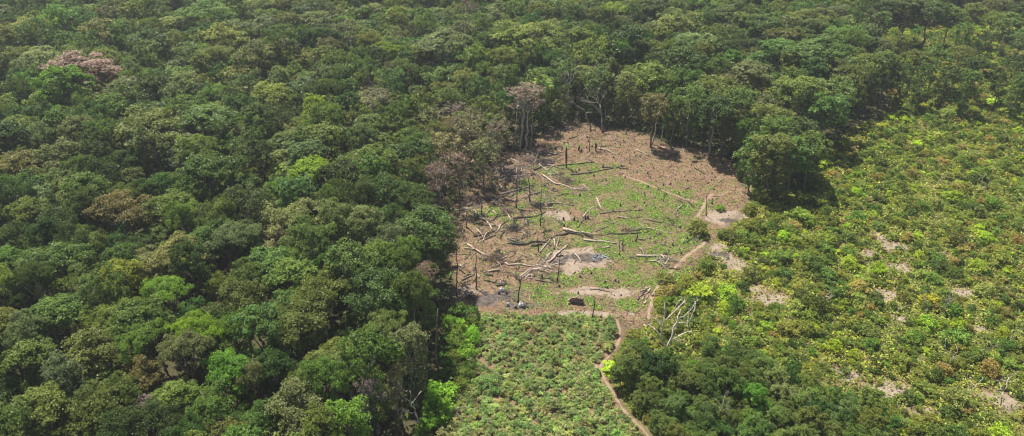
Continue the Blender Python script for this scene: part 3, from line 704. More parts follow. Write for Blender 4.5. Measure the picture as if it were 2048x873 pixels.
# ------------------------------------------------------------------ fallen trunks, branches, snags, stumps
WOOD = dict(pale=(.37, .30, .23), grey=(.21, .17, .13), brown=(.15, .12, .085), black=(.035, .030, .027), red=(.33, .16, .08))
WW = dict(pale='bleached', grey='weathered grey', brown='brown', black='charred black', red='orange-brown')
def gline(pts, rad, lift=.0, seed=0, end=.45, ns=8):
    rad = rad * .9; q = np.random.RandomState(seed); P = []
    A = np.array([G(u, v, rad * .8)[:2] for u, v in pts]); seg = np.hypot(*np.diff(A, axis=0).T); t = np.concatenate([[0], np.cumsum(seg)])
    m = max(4, int(t[-1] / 1.2)); s = np.linspace(0, t[-1], m); x = np.interp(s, t, A[:, 0]); y = np.interp(s, t, A[:, 1])
    x[1:-1] += q.normal(size=m - 2) * .07; y[1:-1] += q.normal(size=m - 2) * .07
    rr = rad * np.linspace(1, end, m) * q.uniform(.9, 1.1, m)
    z = hz(x, y) + rr * .75 + np.abs(np.sin(np.linspace(0, 3, m) + q.rand())) * lift
    return tube(np.stack([x, y, z], 1), rr, ns), np.stack([x, y, z], 1), rr
def twigs(q, line, rr, n, L=2.4):
    P = []
    for i in range(n):
        k = q.randint(len(line) // 3, len(line)); a = line[k]; d = q.normal(size=3); d[2] = abs(d[2]) * .7 + .15; d /= np.linalg.norm(d)
        l = L * q.uniform(.4, 1); b = a + d * l; b[2] = max(b[2], .1); r0 = min(rr[k] * .5, .09)
        P.append(tube(wob(q, a, b, 4, .08), [r0, r0 * .8, r0 * .6, r0 * .3], 4))
        if q.rand() < .6: P.append(tube(wob(q, (a + b) / 2, (a + b) / 2 + q.normal(size=3) * l * .35, 3, .08), [r0 * .6, r0 * .4, r0 * .2], 4))
    return P
BIG = [  # fallen trees with branches: label, colour, radius, trunk line, branch lines
 ('bleached fallen tree forking over the soil beside the burnt patch', 'pale', .42, [(1040, 553), (1050, 544), (1061, 536)],
  [[(1044, 555), (1053, 548), (1062, 540), (1077, 538), (1092, 533), (1106, 526)], [(1056, 550), (1073, 548), (1089, 545)], [(1061, 537), (1092, 539), (1104, 543), (1117, 542), (1128, 539)], [(1062, 537), (1089, 536), (1107, 530), (1122, 526)], [(1062, 536), (1080, 538), (1100, 546), (1117, 547)]]),
 ('long bleached trunk with raised branches lying before the forked fallen tree', 'pale', .26, [(1010, 524), (1015, 528), (1043, 527), (1048, 530), (1060, 531), (1080, 533), (1097, 535), (1111, 528), (1121, 525)],
  [[(1069, 531), (1080, 518), (1088, 513)], [(1078, 533), (1086, 524), (1094, 514)], [(1039, 508), (1050, 513), (1067, 518)], [(1061, 509), (1067, 516), (1073, 523)]]),
 ('crooked pale log with a curved side branch beside the ash patch', 'pale', .34, [(1097, 524), (1108, 516), (1111, 511), (1121, 502), (1132, 496), (1131, 492)], [[(1121, 502), (1111, 496), (1117, 484), (1117, 477), (1123, 467)], [(1132, 496), (1137, 489), (1140, 484)]]),
 ('thick log, bleached at one end and charred at the other, mid-clearing', 'pale', .5, [(1126, 458), (1145, 462), (1163, 465)], [[(1163, 465), (1182, 471), (1209, 472), (1213, 470)], [(1166, 468), (1178, 474), (1185, 478)]]),
 ('half-buried pale log with a bent branch above the ash patch', 'pale', .36, [(1167, 480), (1190, 484), (1208, 485), (1233, 488)], [[(1189, 480), (1195, 484), (1198, 494)]]),
 ('white barkless trunk ending in broken branches beside the footpath', 'pale', .42, [(1273, 512), (1288, 514), (1303, 515), (1321, 513)], [[(1321, 513), (1336, 518), (1354, 524), (1362, 526)], [(1299, 524), (1308, 524), (1324, 532), (1336, 542)], [(1308, 524), (1324, 522), (1354, 525)], [(1317, 525), (1326, 529), (1338, 534)], [(1321, 513), (1330, 521), (1326, 533)]]),
 ('long pale fallen tree with drooping twigs on the upper green ground', 'pale', .34, [(1086, 351), (1098, 359), (1110, 366), (1131, 370), (1142, 375), (1155, 375), (1168, 373)], [[(1148, 377), (1150, 389)], [(1167, 373), (1172, 379)], [(1156, 375), (1162, 379)], [(1142, 375), (1144, 385)]]),
 ('pair-limbed grey fallen tree with its butt by the dark brush', 'grey', .36, [(1002, 389), (1026, 382), (1039, 379), (1054, 374), (1063, 370), (1075, 368)], [[(1002, 395), (1013, 392), (1026, 390), (1034, 386), (1040, 381)], [(1018, 394), (1032, 387)], [(1060, 375), (1070, 382)]]),
 ('crossed grey fallen tree with upturned branches near the clearing centre', 'grey', .28, [(1093, 407), (1115, 405), (1136, 408), (1148, 409)], [[(1104, 399), (1115, 405), (1138, 419)], [(1117, 405), (1133, 401)], [(1134, 398), (1142, 405), (1148, 406)]]),
 ('charred trunk with crooked black branches among brown brush', 'black', .32, [(1026, 438), (1042, 434), (1064, 433), (1078, 430)], [[(1029, 440), (1027, 456)], [(1047, 436), (1059, 445), (1053, 451), (1035, 462)], [(1040, 423), (1046, 433)]]),
 ('long black charred trunk curving across the middle of the clearing', 'black', .36, [(1017, 485), (1029, 489), (1054, 489), (1064, 484), (1080, 485), (1095, 485), (1101, 493)], [[(1043, 480), (1046, 474), (1056, 468)]]),
 ('bleached trunk slanting toward the big green crown with a charred partner', 'pale', .38, [(935, 490), (951, 501), (962, 506), (980, 513)], [[(928, 497), (949, 502), (973, 516)], [(980, 513), (990, 515), (999, 517)]]),
 ('long straight pale log slanting from the forest edge into the tangle', 'pale', .36, [(945, 421), (958, 432), (974, 445), (981, 454), (986, 463)], [[(974, 445), (968, 443), (950, 437), (935, 434)]]),
 ('wavy bleached log lying along the forest edge', 'pale', .32, [(906, 423), (919, 422), (928, 419), (938, 418), (947, 416), (957, 415)], [[(923, 408), (925, 414), (928, 419)], [(950, 407), (948, 412), (947, 416)]]),
 ('thin branching brown log on the green slope above the pole', 'brown', .24, [(1286, 437), (1309, 443), (1327, 445), (1339, 446), (1344, 452)], [[(1339, 446), (1350, 444), (1357, 440)], [(1327, 445), (1327, 437)]]),
 ('black log with a bleached cross branch right of the mid-clearing trunk', 'black', .24, [(1214, 469), (1245, 469), (1268, 469), (1284, 466), (1298, 464)], [[(1244, 460), (1256, 466), (1266, 468)], [(1251, 467), (1262, 458)]]),
 ('pale leaning pair of branches standing from a broken dark log', 'pale', .22, [(1165, 435), (1176, 422), (1186, 413)], [[(1178, 416), (1180, 433)], [(1160, 450), (1165, 442), (1163, 436)]]),
 ('pale log with a kinked end below the vine-hung tree trunks', 'pale', .3, [(1003, 307), (1021, 317), (1039, 327)], [[(1021, 317), (1027, 315), (1035, 318), (1042, 316)], [(1013, 305), (1026, 316)]]),
]
for n_, (lab, c, rd, tr, brs) in enumerate(BIG):
    q = np.random.RandomState(900 + n_); (v, f), line, rr = gline(tr, rd, .1, n_, .6)
    base = line[0].copy(); base[2] = hz(base[0], base[1])
    e = obj('fallen_tree', None, loc=tuple(base)); col = tjit(WOOD[c], q, .08)
    obj('trunk', mesh_np('trunk', v - base, f, BARK, smooth=True), e, color=col)
    for k, b in enumerate(brs):
        (v, f), bl, br = gline(b, rd * .5, .45, n_ * 9 + k, .35, 6); P = [(v, f)] + twigs(q, bl, br, 10, 2.1)
        v, f = join(P); obj('branch', mesh_np('branch', v - base, f, BARK, smooth=True), e, color=tjit(WOOD['black' if (c == 'pale' and k == 1 and n_ in (3, 11)) else c], q, .1))
    tag(e, lab, 'fallen tree', 'fallen trees in the clearing')
LOGS = [
 ('pale', .4, [(1129, 260), (1149, 253)]), ('pale', .2, [(1114, 259), (1118, 263), (1113, 267)]), ('grey', .15, [(1130, 260), (1110, 259)]), ('pale', .2, [(1158, 251), (1168, 248)]), ('black', .22, [(1138, 280), (1156, 274)]),
 ('pale', .18, [(1158, 283), (1165, 275)]), ('pale', .28, [(1087, 303), (1107, 297), (1124, 291)]), ('pale', .28, [(1076, 308), (1091, 305), (1110, 308), (1127, 310)]), ('pale', .25, [(1115, 300), (1122, 305)]), ('pale', .18, [(1136, 300), (1146, 292)]),
 ('pale', .3, [(1194, 297), (1207, 299), (1219, 303), (1231, 310)]), ('grey', .16, [(1230, 280), (1236, 271)]), ('grey', .16, [(1231, 282), (1253, 288), (1258, 293)]), ('black', .16, [(1204, 293), (1228, 292)]),
 ('pale', .2, [(1078, 329), (1085, 335), (1100, 345)]), ('black', .28, [(1068, 341), (1088, 332), (1107, 326)]), ('grey', .16, [(1114, 323), (1126, 318)]), ('black', .26, [(1113, 333), (1148, 329), (1186, 323)]), ('black', .16, [(1176, 318), (1194, 327)]),
 ('brown', .32, [(1141, 349), (1173, 346), (1211, 338), (1249, 331)]), ('black', .2, [(1205, 335), (1221, 334), (1257, 338)]), ('pale', .2, [(990, 348), (1001, 338), (1008, 328)]), ('pale', .16, [(1016, 347), (1023, 340)]), ('grey', .2, [(1045, 348), (1069, 348)]),
 ('grey', .18, [(972, 326), (981, 332)]), ('pale', .2, [(1032, 350), (1034, 336)]), ('pale', .2, [(1041, 347), (1044, 337)]), ('pale', .16, [(925, 428), (931, 437)]), ('pale', .2, [(930, 428), (933, 437), (932, 450)]), ('grey', .16, [(924, 440), (942, 441)]),
 ('pale', .36, [(986, 424), (994, 431)]), ('black', .2, [(986, 444), (994, 434), (1002, 433)]), ('pale', .2, [(994, 366), (1007, 380)]), ('pale', .16, [(987, 350), (1001, 340)]), ('pale', .16, [(1005, 364), (1021, 350)]), ('grey', .16, [(1010, 383), (1021, 376)]),
 ('grey', .2, [(1001, 399), (1020, 400), (1037, 399)]), ('pale', .24, [(1042, 396), (1060, 388), (1070, 383), (1076, 382)]), ('grey', .16, [(1039, 414), (1050, 412), (1060, 406)]), ('black', .22, [(1036, 418), (1051, 421), (1069, 421)]),
 ('black', .3, [(1061, 402), (1067, 408), (1073, 413)]), ('pale', .28, [(1011, 423), (1017, 432), (1022, 442)]), ('red', .22, [(1013, 436), (1020, 443)]), ('grey', .2, [(1070, 346), (1083, 355), (1090, 365)]), ('pale', .3, [(1193, 395), (1199, 409), (1204, 421)]),
 ('grey', .2, [(1199, 428), (1224, 424), (1255, 422)]), ('grey', .16, [(1210, 443), (1224, 446), (1238, 449)]), ('black', .16, [(1218, 434), (1224, 445)]), ('grey', .24, [(947, 448), (962, 450), (977, 453), (997, 456)]), ('black', .26, [(985, 463), (968, 475), (956, 483)]),
 ('black', .26, [(948, 475), (971, 470), (985, 465)]), ('pale', .26, [(973, 468), (968, 480), (963, 489)]), ('grey', .16, [(957, 473), (959, 487)]), ('black', .2, [(934, 456), (951, 472)]), ('grey', .14, [(896, 511), (922, 510), (951, 509)]),
 ('pale', .22, [(1079, 506), (1094, 488), (1107, 472)]), ('black', .14, [(1069, 470), (1075, 463)]), ('black', .3, [(1131, 461), (1141, 466), (1166, 471)]), ('grey', .16, [(1221, 469), (1240, 470)]), ('black', .18, [(1156, 455), (1163, 444), (1170, 431)]),
 ('black', .24, [(993, 569), (1001, 567), (1014, 564)]), ('grey', .26, [(923, 558), (934, 553), (951, 545)]), ('black', .2, [(927, 553), (936, 548), (944, 547)]), ('black', .18, [(918, 539), (930, 546)]), ('grey', .16, [(981, 613), (998, 603)]), ('grey', .14, [(909, 535), (937, 526)]),
 ('pale', .24, [(1291, 456), (1312, 460), (1327, 466), (1339, 466)]), ('grey', .16, [(1220, 446), (1235, 449), (1247, 453)]), ('black', .22, [(1366, 490), (1376, 482), (1388, 475)]), ('black', .2, [(1277, 481), (1291, 482)]), ('black', .2, [(1146, 549), (1152, 543)]),
 ('pale', .22, [(1272, 300), (1285, 306), (1298, 312)]), ('pale', .16, [(1232, 271), (1228, 281)]), ('pale', .26, [(1288, 651), (1293, 656)]), ('grey', .14, [(1180, 578), (1200, 580), (1218, 583)]), ('pale', .18, [(938, 702), (943, 709)]), ('grey', .14, [(1005, 806), (1030, 795)])]
q = np.random.RandomState(77)
for i in range(210):
    u = q.uniform(912, 1110) if i < 165 else q.uniform(1100, 1400); v = q.uniform(325, 560); L = q.uniform(8, 40); a = q.rand() * PI
    x, y = G(u, v)[:2]
    if sdist(np.array([x]), np.array([y]), CLEAR)[0] < 1.5: continue
    LOGS.append((['grey', 'black', 'brown', 'grey', 'pale', 'brown'][q.randint(6)], q.uniform(.11, .32), [(u, v), (u + L * .5 * math.cos(a) + q.normal(), v + L * .25 * math.sin(a) + q.normal()), (u + L * math.cos(a), v + L * .5 * math.sin(a))]))
for n_, (c, rd, pts) in enumerate(LOGS):
    (v, f), line, rr = gline(pts, rd, .12, 300 + n_, .6); q = np.random.RandomState(n_)
    if len(pts) > 2: v, f = join([(v, f)] + twigs(q, line, rr, 6, 1.6))
    b = line[len(line) // 2].copy(); b[2] = float(hz(b[0], b[1])); L = np.linalg.norm(line[-1] - line[0])
    o = obj('log', mesh_np('log', v - b, f, BARK, smooth=True), loc=tuple(b), color=tjit(WOOD[c], q, .1))
    tag(o, '%s %s log on the cleared ground, %s percent across and %s percent down' % ('long' if L > 11 else 'short' if L < 5 else 'slender', WW[c], num(round(pts[0][0] / 20.48)), num(round(pts[0][1] / 8.73))), 'log', 'felled logs in the clearing')
# cut logs tumbled beside the footpath
CUT = [(1281, 583, 1294, 577), (1278, 594, 1288, 587), (1284, 589, 1292, 580), (1290, 590, 1296, 582), (1286, 598, 1289, 592), (1289, 608, 1292, 602), (1293, 597, 1297, 590), (1276, 600, 1279, 594), (1296, 584, 1301, 577), (1300, 586, 1307, 579),
       (1284, 600, 1287, 596), (1303, 592, 1309, 588), (1310, 584, 1319, 577), (1290, 578, 1301, 574), (1322, 570, 1328, 564), (1313, 580, 1322, 572)]
for n_, (a, b, c, d) in enumerate(CUT):
    cc = ['pale', 'grey', 'black', 'pale', 'brown'][n_ % 5]; (v, f), line, rr = gline([(a, b), (c, d)], .17 + .05 * (n_ % 3), .05, 60 + n_, .85); p = line[0].copy(); p[2] = hz(p[0], p[1])
    tag(obj('cut_log', mesh_np('cut_log', v - p, f, BARK, smooth=True), loc=tuple(p), color=WOOD[cc]), 'short %s cut log in the heap by the footpath, log %s up the path' % (WW[cc], num(n_ + 1)), 'log', 'cut logs heaped beside the footpath')
# standing burnt poles
POLES = [(1185, 640, 1191, 595, .16, 'burnt pole standing at the top edge of the planted field'), (1035, 605, 1043, 555, .17, 'crooked burnt pole standing by the pale sacks'), (953, 577, 952, 505, .15, 'tall thin charred pole rising beside the grey log pair'),
         (914, 592, 914, 500, .16, 'tall dark pole beside the leafy green branch at the forest edge'), (1115, 560, 1122, 505, .12, 'leaning dark pole between the branches and the ash patch'), (1327, 405, 1331, 379, .1, 'thin pole on the green upper slope near the narrow path'),
         (1179, 304, 1180, 271, .16, 'charred pole in the upper brown part of the clearing'), (1033, 415, 1036, 348, .16, 'very tall thin dark pole with flared foot in the upper tangle'), (1060, 402, 1058, 352, .2, 'bent black snag standing over the upper tangle'), (1081, 452, 1084, 372, .13, 'tall hair-thin pole beside dark brush in mid-clearing'),
         (984, 376, 983, 345, .16, 'dark pole near the withered trees of the forest edge'), (1011, 379, 1012, 340, .14, 'dark pole behind the pair-limbed fallen tree'), (963, 431, 963, 400, .14, 'dark pole on the small green patch at the forest edge'), (1077, 503, 1075, 476, .14, 'short dark pole standing on the charred curving trunk'),
         (1240, 512, 1239, 480, .12, 'thin black pole right of the half-buried log'), (1413, 432, 1413, 391, .13, 'dark pole beside the junction of footpaths'), (1088, 478, 1088, 436, .11, 'slim grey pole above the black curving trunk'), (933, 458, 932, 430, .15, 'pale pole among the logs at the forest edge'),
         (1272, 486, 1276, 462, .17, 'bent black snag below the cross-branched log'), (1136, 292, 1136, 275, .1, 'thin stake in the far brown part near the dark log'), (875, 752, 876, 618, .22, 'tall bare trunk rising beside the planted field edge'), (1260, 326, 1260, 310, .14, 'short charred pole on the upper brown slope'), (1202, 300, 1203, 285, .12, 'thin stake beside the small charred palm')]
for n_, (a, b, c, d, rd, lab) in enumerate(POLES):
    q = np.random.RandomState(n_ + 50); p = G(a, b); p[2] = hz(p[0], p[1]) - .2; t = GY(c, d, p[1] + q.uniform(-.4, .4)); line = wob(q, p, t, 7, .012)
    P = [tube(line, np.array([1.7, 1.05, .95, .9, .8, .65, .45]) * rd, 8)]
    for k in range(3):
        s = line[3 + k]; P.append(tube([s, s + q.normal(size=3) * .35 + (0, 0, .3)], [rd * .35, rd * .15], 4))
    v, f = join(P)
    tag(obj('burnt_pole', mesh_np('burnt_pole', v - p, f, BARK, smooth=True), loc=tuple(p), color=[(.09, .07, .055), (.05, .042, .036), (.14, .11, .085)][n_ % 3]), lab, 'standing pole', 'burnt poles left standing')
# pale scraps of burnt sheeting on the ash patch
q = np.random.RandomState(4); P = []
for i in range(46):
    p = G(1196 + q.normal() * 9, 517 + q.normal() * 3.6); z0 = float(hz(p[0], p[1])) + .12; a = q.rand() * PI; l, w_ = q.uniform(.15, .45), q.uniform(.08, .22); tl = q.normal() * .25
    d = np.array([math.cos(a), math.sin(a), tl]); e_ = np.array([-math.sin(a), math.cos(a), q.normal() * .25]); c0 = np.array([p[0], p[1], z0 + q.rand() * .2]); P.append([c0 - d * l - e_ * w_, c0 + d * l - e_ * w_, c0 + d * l + e_ * w_, c0 - d * l + e_ * w_])
rb = obj('rubble', mesh_np('rubble', np.array(P), QUAD(len(P)), BARK), color=(.15, .165, .185)); md = rb.modifiers.new('t', 'SOLIDIFY'); md.thickness = .05
tag(rb, 'blue-grey ash and sheet scraps scattered on the burnt patch', 'rubble', kind='stuff')
# stumps
def stump_mesh(seed):
    q = np.random.RandomState(seed); h = 1.; P = [tube([(0, 0, -.2), (0, 0, .05), (.03, 0, .35), (.05, .02, .8), (.08, .02, 1.)], np.array([.5, .42, .3, .25, .16]), 8)]
    v, f = P[0]; v += q.normal(size=v.shape) * .035; v[-10:-2, 2] += q.uniform(-.15, .25, 8)
    for k in range(4):
        a = q.rand() * 6.28; P.append(tube([(0, 0, .15), (.4 * math.cos(a), .4 * math.sin(a), .02), (.7 * math.cos(a), .7 * math.sin(a), -.06)], [.14, .09, .03], 4))
    if seed % 2:
        a = q.rand() * 6.28; P.append(tube([(.05, 0, .6), (.3 * math.cos(a), .3 * math.sin(a), 1.1)], [.08, .04], 4))
    return mesh_np('stump', *join(P), BARK, smooth=True)
SM = [stump_mesh(i) for i in range(5)]
SP = [(1207, 262), (1237, 262), (1252, 268), (1257, 277), (1190, 262), (1220, 248), (1218, 268), (1312, 362), (1356, 318), (1388, 327), (1383, 332), (1295, 348), (1297, 353), (1300, 356), (1340, 370), (1327, 371), (1372, 385), (1370, 397), (1357, 390), (1333, 392), (1288, 388), (1241, 413), (1296, 375), (1375, 362),
      (1413, 395), (1424, 402), (1423, 408), (1127, 440), (1148, 440), (1155, 444), (1171, 439), (1176, 438), (1083, 556), (1073, 580), (1074, 581), (1053, 608), (1183, 549), (1160, 555), (1150, 569), (1118, 572), (1210, 566), (1230, 562), (1237, 565), (985, 550), (939, 567), (1015, 552), (1128, 455), (1219, 466), (1108, 500),
      (1206, 335), (1158, 341), (1243, 333), (1185, 305), (1175, 306), (1110, 300), (1128, 290), (1188, 352), (1250, 355), (1204, 362), (1212, 360), (1160, 390), (1114, 425), (1313, 470), (1293, 460), (1330, 456), (1360, 455), (1310, 487), (1330, 490), (1345, 494), (1300, 480), (1395, 460), (1374, 478), (1387, 488), (1256, 508), (1293, 520)]
lo, hi = CLEAR.min(0), CLEAR.max(0); pos = [tuple(G(u, v)[:2]) for u, v in SP]
while len(pos) < 290:
    x, y = rng.uniform(lo, hi); u, v, _ = proj(x, y, 0)
    if not inpoly(np.array([x]), np.array([y]), CLEAR)[0] or u > 1500: continue
    if y < 215 and rng.rand() < .72: continue
    if min((x - a) ** 2 + (y - b) ** 2 for a, b in pos) < 3 or pathd(np.array([x]), np.array([y]))[0] < 1: continue
    pos.append((x, y))
for n_, (x, y) in enumerate(pos):
    s = rng.uniform(.5, 1.1) * (1.25 if n_ < len(SP) else .85); o = obj('stump', SM[rng.randint(5)], loc=(x, y, float(hz(x, y))), color=[(.05, .042, .036), (.09, .07, .055), (.16, .12, .09), (.06, .05, .04)][rng.randint(4)])
    o.scale = (s * .8, s * .8, s * rng.uniform(.5, 1.0)); o.rotation_euler = (rng.normal() * .1, rng.normal() * .1, rng.rand() * 6.28); u, v, _ = proj(x, y, .4)
    tag(o, '%s charred stump in the clearing, %s percent across and %s percent down' % ('large' if s > 1 else 'small', num(round(u / 20.48)), num(round(v / 8.73))), 'stump', 'charred stumps in the clearing')

# ------------------------------------------------------------------ brush heaps, uprooted stump, boards, sacks, burnt palms
def heap(name, lab, u, v, w_, h, n, col, seed, kindcol=None):
    q = np.random.RandomState(seed); P = []
    for i in range(n):
        a = q.normal(size=2) * w_ * .4; z0 = h * math.exp(-(a @ a) / (w_ * .5) ** 2); d = q.normal(size=3); d[2] *= .35; d /= np.linalg.norm(d); L = q.uniform(.6, 2.2)
        c = np.array([a[0], a[1], z0 * q.uniform(.1, 1) + .1]); P.append(tube(wob(q, c - d * L / 2, c + d * L / 2, 3, .1), np.array([.05, .04, .02]) * q.uniform(.6, 1.6), 4))
    p = G(u, v); p[2] = hz(p[0], p[1])
    tag(obj(name, mesh_np(name, *join(P), BARK, smooth=True), loc=tuple(p), color=col), lab, 'brush pile', 'heaps of cut brush')
for i, (u, v, w_, h, n, col, lab) in enumerate([(990, 517, 3.4, 1.4, 220, (.16, .11, .08), 'brown brush heap at the end of the bleached slanting trunk'), (948, 598, 4., 1.3, 240, (.06, .05, .04), 'dark brush heap in shade at the forest edge above the planted field'),
        (1088, 326, 5, 1.2, 220, (.06, .045, .04), 'long dark brush heap behind the charred palm'), (1132, 361, 3.6, 1.1, 160, (.14, .1, .08), 'brown brush heap above the long pale fallen tree'), (1012, 425, 3., 1.3, 160, (.2, .14, .11), 'reddish brush heap around the orange-brown log'),
        (1027, 459, 2.6, 1.2, 150, (.06, .05, .045), 'black brush heap below the charred crooked trunk'), (1077, 412, 3., 1.2, 170, (.05, .045, .04), 'dark brush heap at the foot of the tall thin pole'), (1055, 320, 5, 1.6, 260, (.24, .18, .14), 'pale brush heap below the tall withered trees'),
        (940, 404, 4.5, 1.8, 240, (.22, .16, .12), 'tangled brush heap at the forest edge by the wavy log'), (985, 380, 4., 1.4, 160, (.12, .09, .07), 'dull brush heap between dark poles by the forest edge'), (975, 398, 2.6, 1.2, 150, (.05, .045, .04), 'black brush heap at the butt of the grey fallen tree')]):
    heap('brush_pile', lab, u, v, w_, h, n, col, 40 + i)
# uprooted stump with its root plate
q = np.random.RandomState(3); p = G(1152, 609); p[2] = hz(p[0], p[1]); e = obj('uprooted_stump', None, loc=tuple(p))
th = np.linspace(0, 2 * PI, 25)[:-1]; V = [[0, .1, 1.0]]; Fc = []
ring = []
for k, rr in enumerate((.5, 1.0, 1.5)):
    for t in th: a = rr * (1 + .2 * q.normal()); V.append([a * math.cos(t) * 1.25, .25 * k * q.uniform(.2, 1.2) - .1, 1.0 + a * math.sin(t) * .62])
for k in range(2):
    for j in range(24): Fc.append((1 + k * 24 + j, 1 + k * 24 + (j + 1) % 24, 1 + (k + 1) * 24 + (j + 1) % 24, 1 + (k + 1) * 24 + j))
for j in range(0, 24, 2): Fc.append((0, 1 + j, 1 + j + 1, 1 + (j + 2) % 24))
rp = obj('root_plate', mesh_np('root_plate', V, Fc, BARK), e, color=(.3, .21, .15)); md = rp.modifiers.new('thick', 'SOLIDIFY'); md.thickness = .35
for k in range(7):
    t = k / 7 * 6.28 + q.rand(); a = (math.cos(t) * 1.2, 0, 1 + math.sin(t) * .6); b = (math.cos(t) * 2.3, q.normal() * .5, max(.15, 1 + math.sin(t) * 1.2))
    obj('root', mesh_np('root', *tube(wob(q, a, b, 4, .1), [.14, .11, .08, .04], 6), BARK, smooth=True), e, color=(.45, .36, .28) if k % 2 else (.14, .1, .08))
obj('trunk', mesh_np('trunk', *tube([(0, .2, 1.), (.4, 1.6, .8), (.8, 2.6, .5)], [.4, .32, .28], 8), BARK, smooth=True), e, color=(.2, .15, .11))
tag(e, 'uprooted stump with a dark hollow root plate on the green patch', 'stump')
# long stack of sawn boards at the far forest edge
a = G(1319, 297); b = G(1352, 311); d = (b - a)[:2]; L = np.linalg.norm(d); e = obj('board_stack', None, loc=(*((a + b)[:2] / 2), float(hz(*((a + b)[:2] / 2))))); e.rotation_euler = (0, 0, math.atan2(d[1], d[0]))
q = np.random.RandomState(9)
def boxm(x0, x1, y0, y1, z0, z1):
    v = np.array([(x, y, z) for x in (x0, x1) for y in (y0, y1) for z in (z0, z1)], float); return v, np.array([(0, 1, 3, 2), (4, 6, 7, 5), (0, 4, 5, 1), (2, 3, 7, 6), (0, 2, 6, 4), (1, 5, 7, 3)])
for lay in range(3):
    for k in range(4):
        x0 = -L / 2 + q.uniform(-.3, .5); x1 = L / 2 + q.uniform(-.6, .3); y0 = -.9 + k * .45
        obj('board', mesh_np('board', *boxm(x0, x1, y0, y0 + .41, .15 + lay * .28, .15 + lay * .28 + .25), BARK), e, color=tjit((.33, .2, .13), q, .15))
for x0 in (-L * .35, 0., L * .35): obj('bearer', mesh_np('bearer', *boxm(x0 - .12, x0 + .12, -.85, .85, -.2, .148), BARK), e, color=(.12, .08, .06))
tag(e, 'long low stack of reddish sawn boards at the shaded forest edge', 'board stack')
# sacks and dark cans on the scorched soil
def sack_parts(seed, tall=.9):
    q = np.random.RandomState(seed); zz = np.array([-.05, .05, .3, .6, .8, .88, .92]) * tall; rr = np.array([.3, .4, .44, .4, .26, .1, .12])
    v, f = tube([(q.normal() * .03, q.normal() * .03, z) for z in zz], rr, 12); v[:-2] += q.normal(size=v[:-2].shape) * .025; v[:, 1] *= .72
    n, g = tube([(0, 0, .88 * tall), (0.02, 0, .95 * tall), (.06, 0, 1.08 * tall)], [.07, .1, .16], 8); return (v, f), (n, g)
WHITE = (.75, .76, .74)
for i, (u, v, c, s, lab) in enumerate([(1003, 580, WHITE, 1.3, 'white sack standing alone on the scorched soil'), (1040, 614, WHITE, 1.35, 'white sack in the row above the planted field'), (1045, 611, (.8, .74, .68), 1.0, 'small cream sack behind the white sack in the row')]):
    p = G(u, v); e = obj('sack', None, loc=(p[0], p[1], float(hz(p[0], p[1])))); e.scale = (s, s, s); e.rotation_euler = (0, .15 * i, i)
    a, b = sack_parts(i); obj('bag', mesh_np('bag', *a, BARK, smooth=True), e, color=c); obj('tied_neck', mesh_np('tied_neck', *b, BARK, smooth=True), e, color=tuple(k * .8 for k in c)); tag(e, lab, 'sack', 'sacks on the scorched soil')
for i, (u, v, c, s, lab) in enumerate([(998, 586, (.07, .07, .075), 1.2, 'black can beside the lone white sack'), (1013, 586, (.05, .04, .04), 1.0, 'small black can downhill from the lone white sack'), (1031, 617, (.16, .17, .18), 1.3, 'dark grey can at the near end of the sack row'), (1047, 617, (.1, .11, .12), 1.5, 'charcoal can beside the white sack in the row'), (1016, 612, (.3, .33, .34), 1.4, 'upright grey can on the burnt soil before the row')]):
    p = G(u, v); e = obj('can', None, loc=(p[0], p[1], float(hz(p[0], p[1])))); e.scale = (s, s, s); e.rotation_euler = (0, 0, i)
    obj('body', mesh_np('body', *tube([(0, 0, -.02), (0, 0, .05), (0, 0, .1), (0, 0, .6), (0, 0, .66), (0, 0, .72)], [.26, .27, .28, .28, .24, .12], 14), BARK, smooth=True), e, color=c)
    obj('spout', mesh_np('spout', *tube([(.08, 0, .68), (.1, 0, .8)], [.06, .06], 8), BARK, smooth=True), e, color=c)
    obj('handle', mesh_np('handle', *tube([(-.18, 0, .66), (-.16, 0, .8), (.0, 0, .82), (.06, 0, .7)], .025, 6), BARK, smooth=True), e, color=c); tag(e, lab, 'can', 'dark cans on the scorched soil')
# burnt palms with a tuft of new fronds
def fronds(q, n, L, wd, droop=.9):
    V, A = [], []
    for i in range(n):
        a = i / n * 6.28 + q.rand() * .5; el = q.uniform(.2, 1.1); pr = None
        s = np.linspace(0, 1, 7); rx = L * s * math.cos(el * .6); rz = L * s * math.sin(el) - droop * L * .5 * s ** 2
        pts = np.stack([rx * math.cos(a), rx * math.sin(a), rz], 1); sd2 = np.array([-math.sin(a), math.cos(a), 0])
        for k in range(6):
            for g in (-1, 1):
                w0 = wd * math.sin(PI * (.12 + .8 * s[k])); w1 = wd * math.sin(PI * (.12 + .8 * s[k + 1]))
                dn = np.array([0, 0, -.25])
                V.append([pts[k], pts[k] + g * sd2 * w0 + dn * w0, pts[k] * .45 + pts[k + 1] * .55 + g * sd2 * w1 + dn * w1, pts[k] * .4 + pts[k + 1] * .6]); A.append(q.rand())
    return np.array(V), np.array(A)
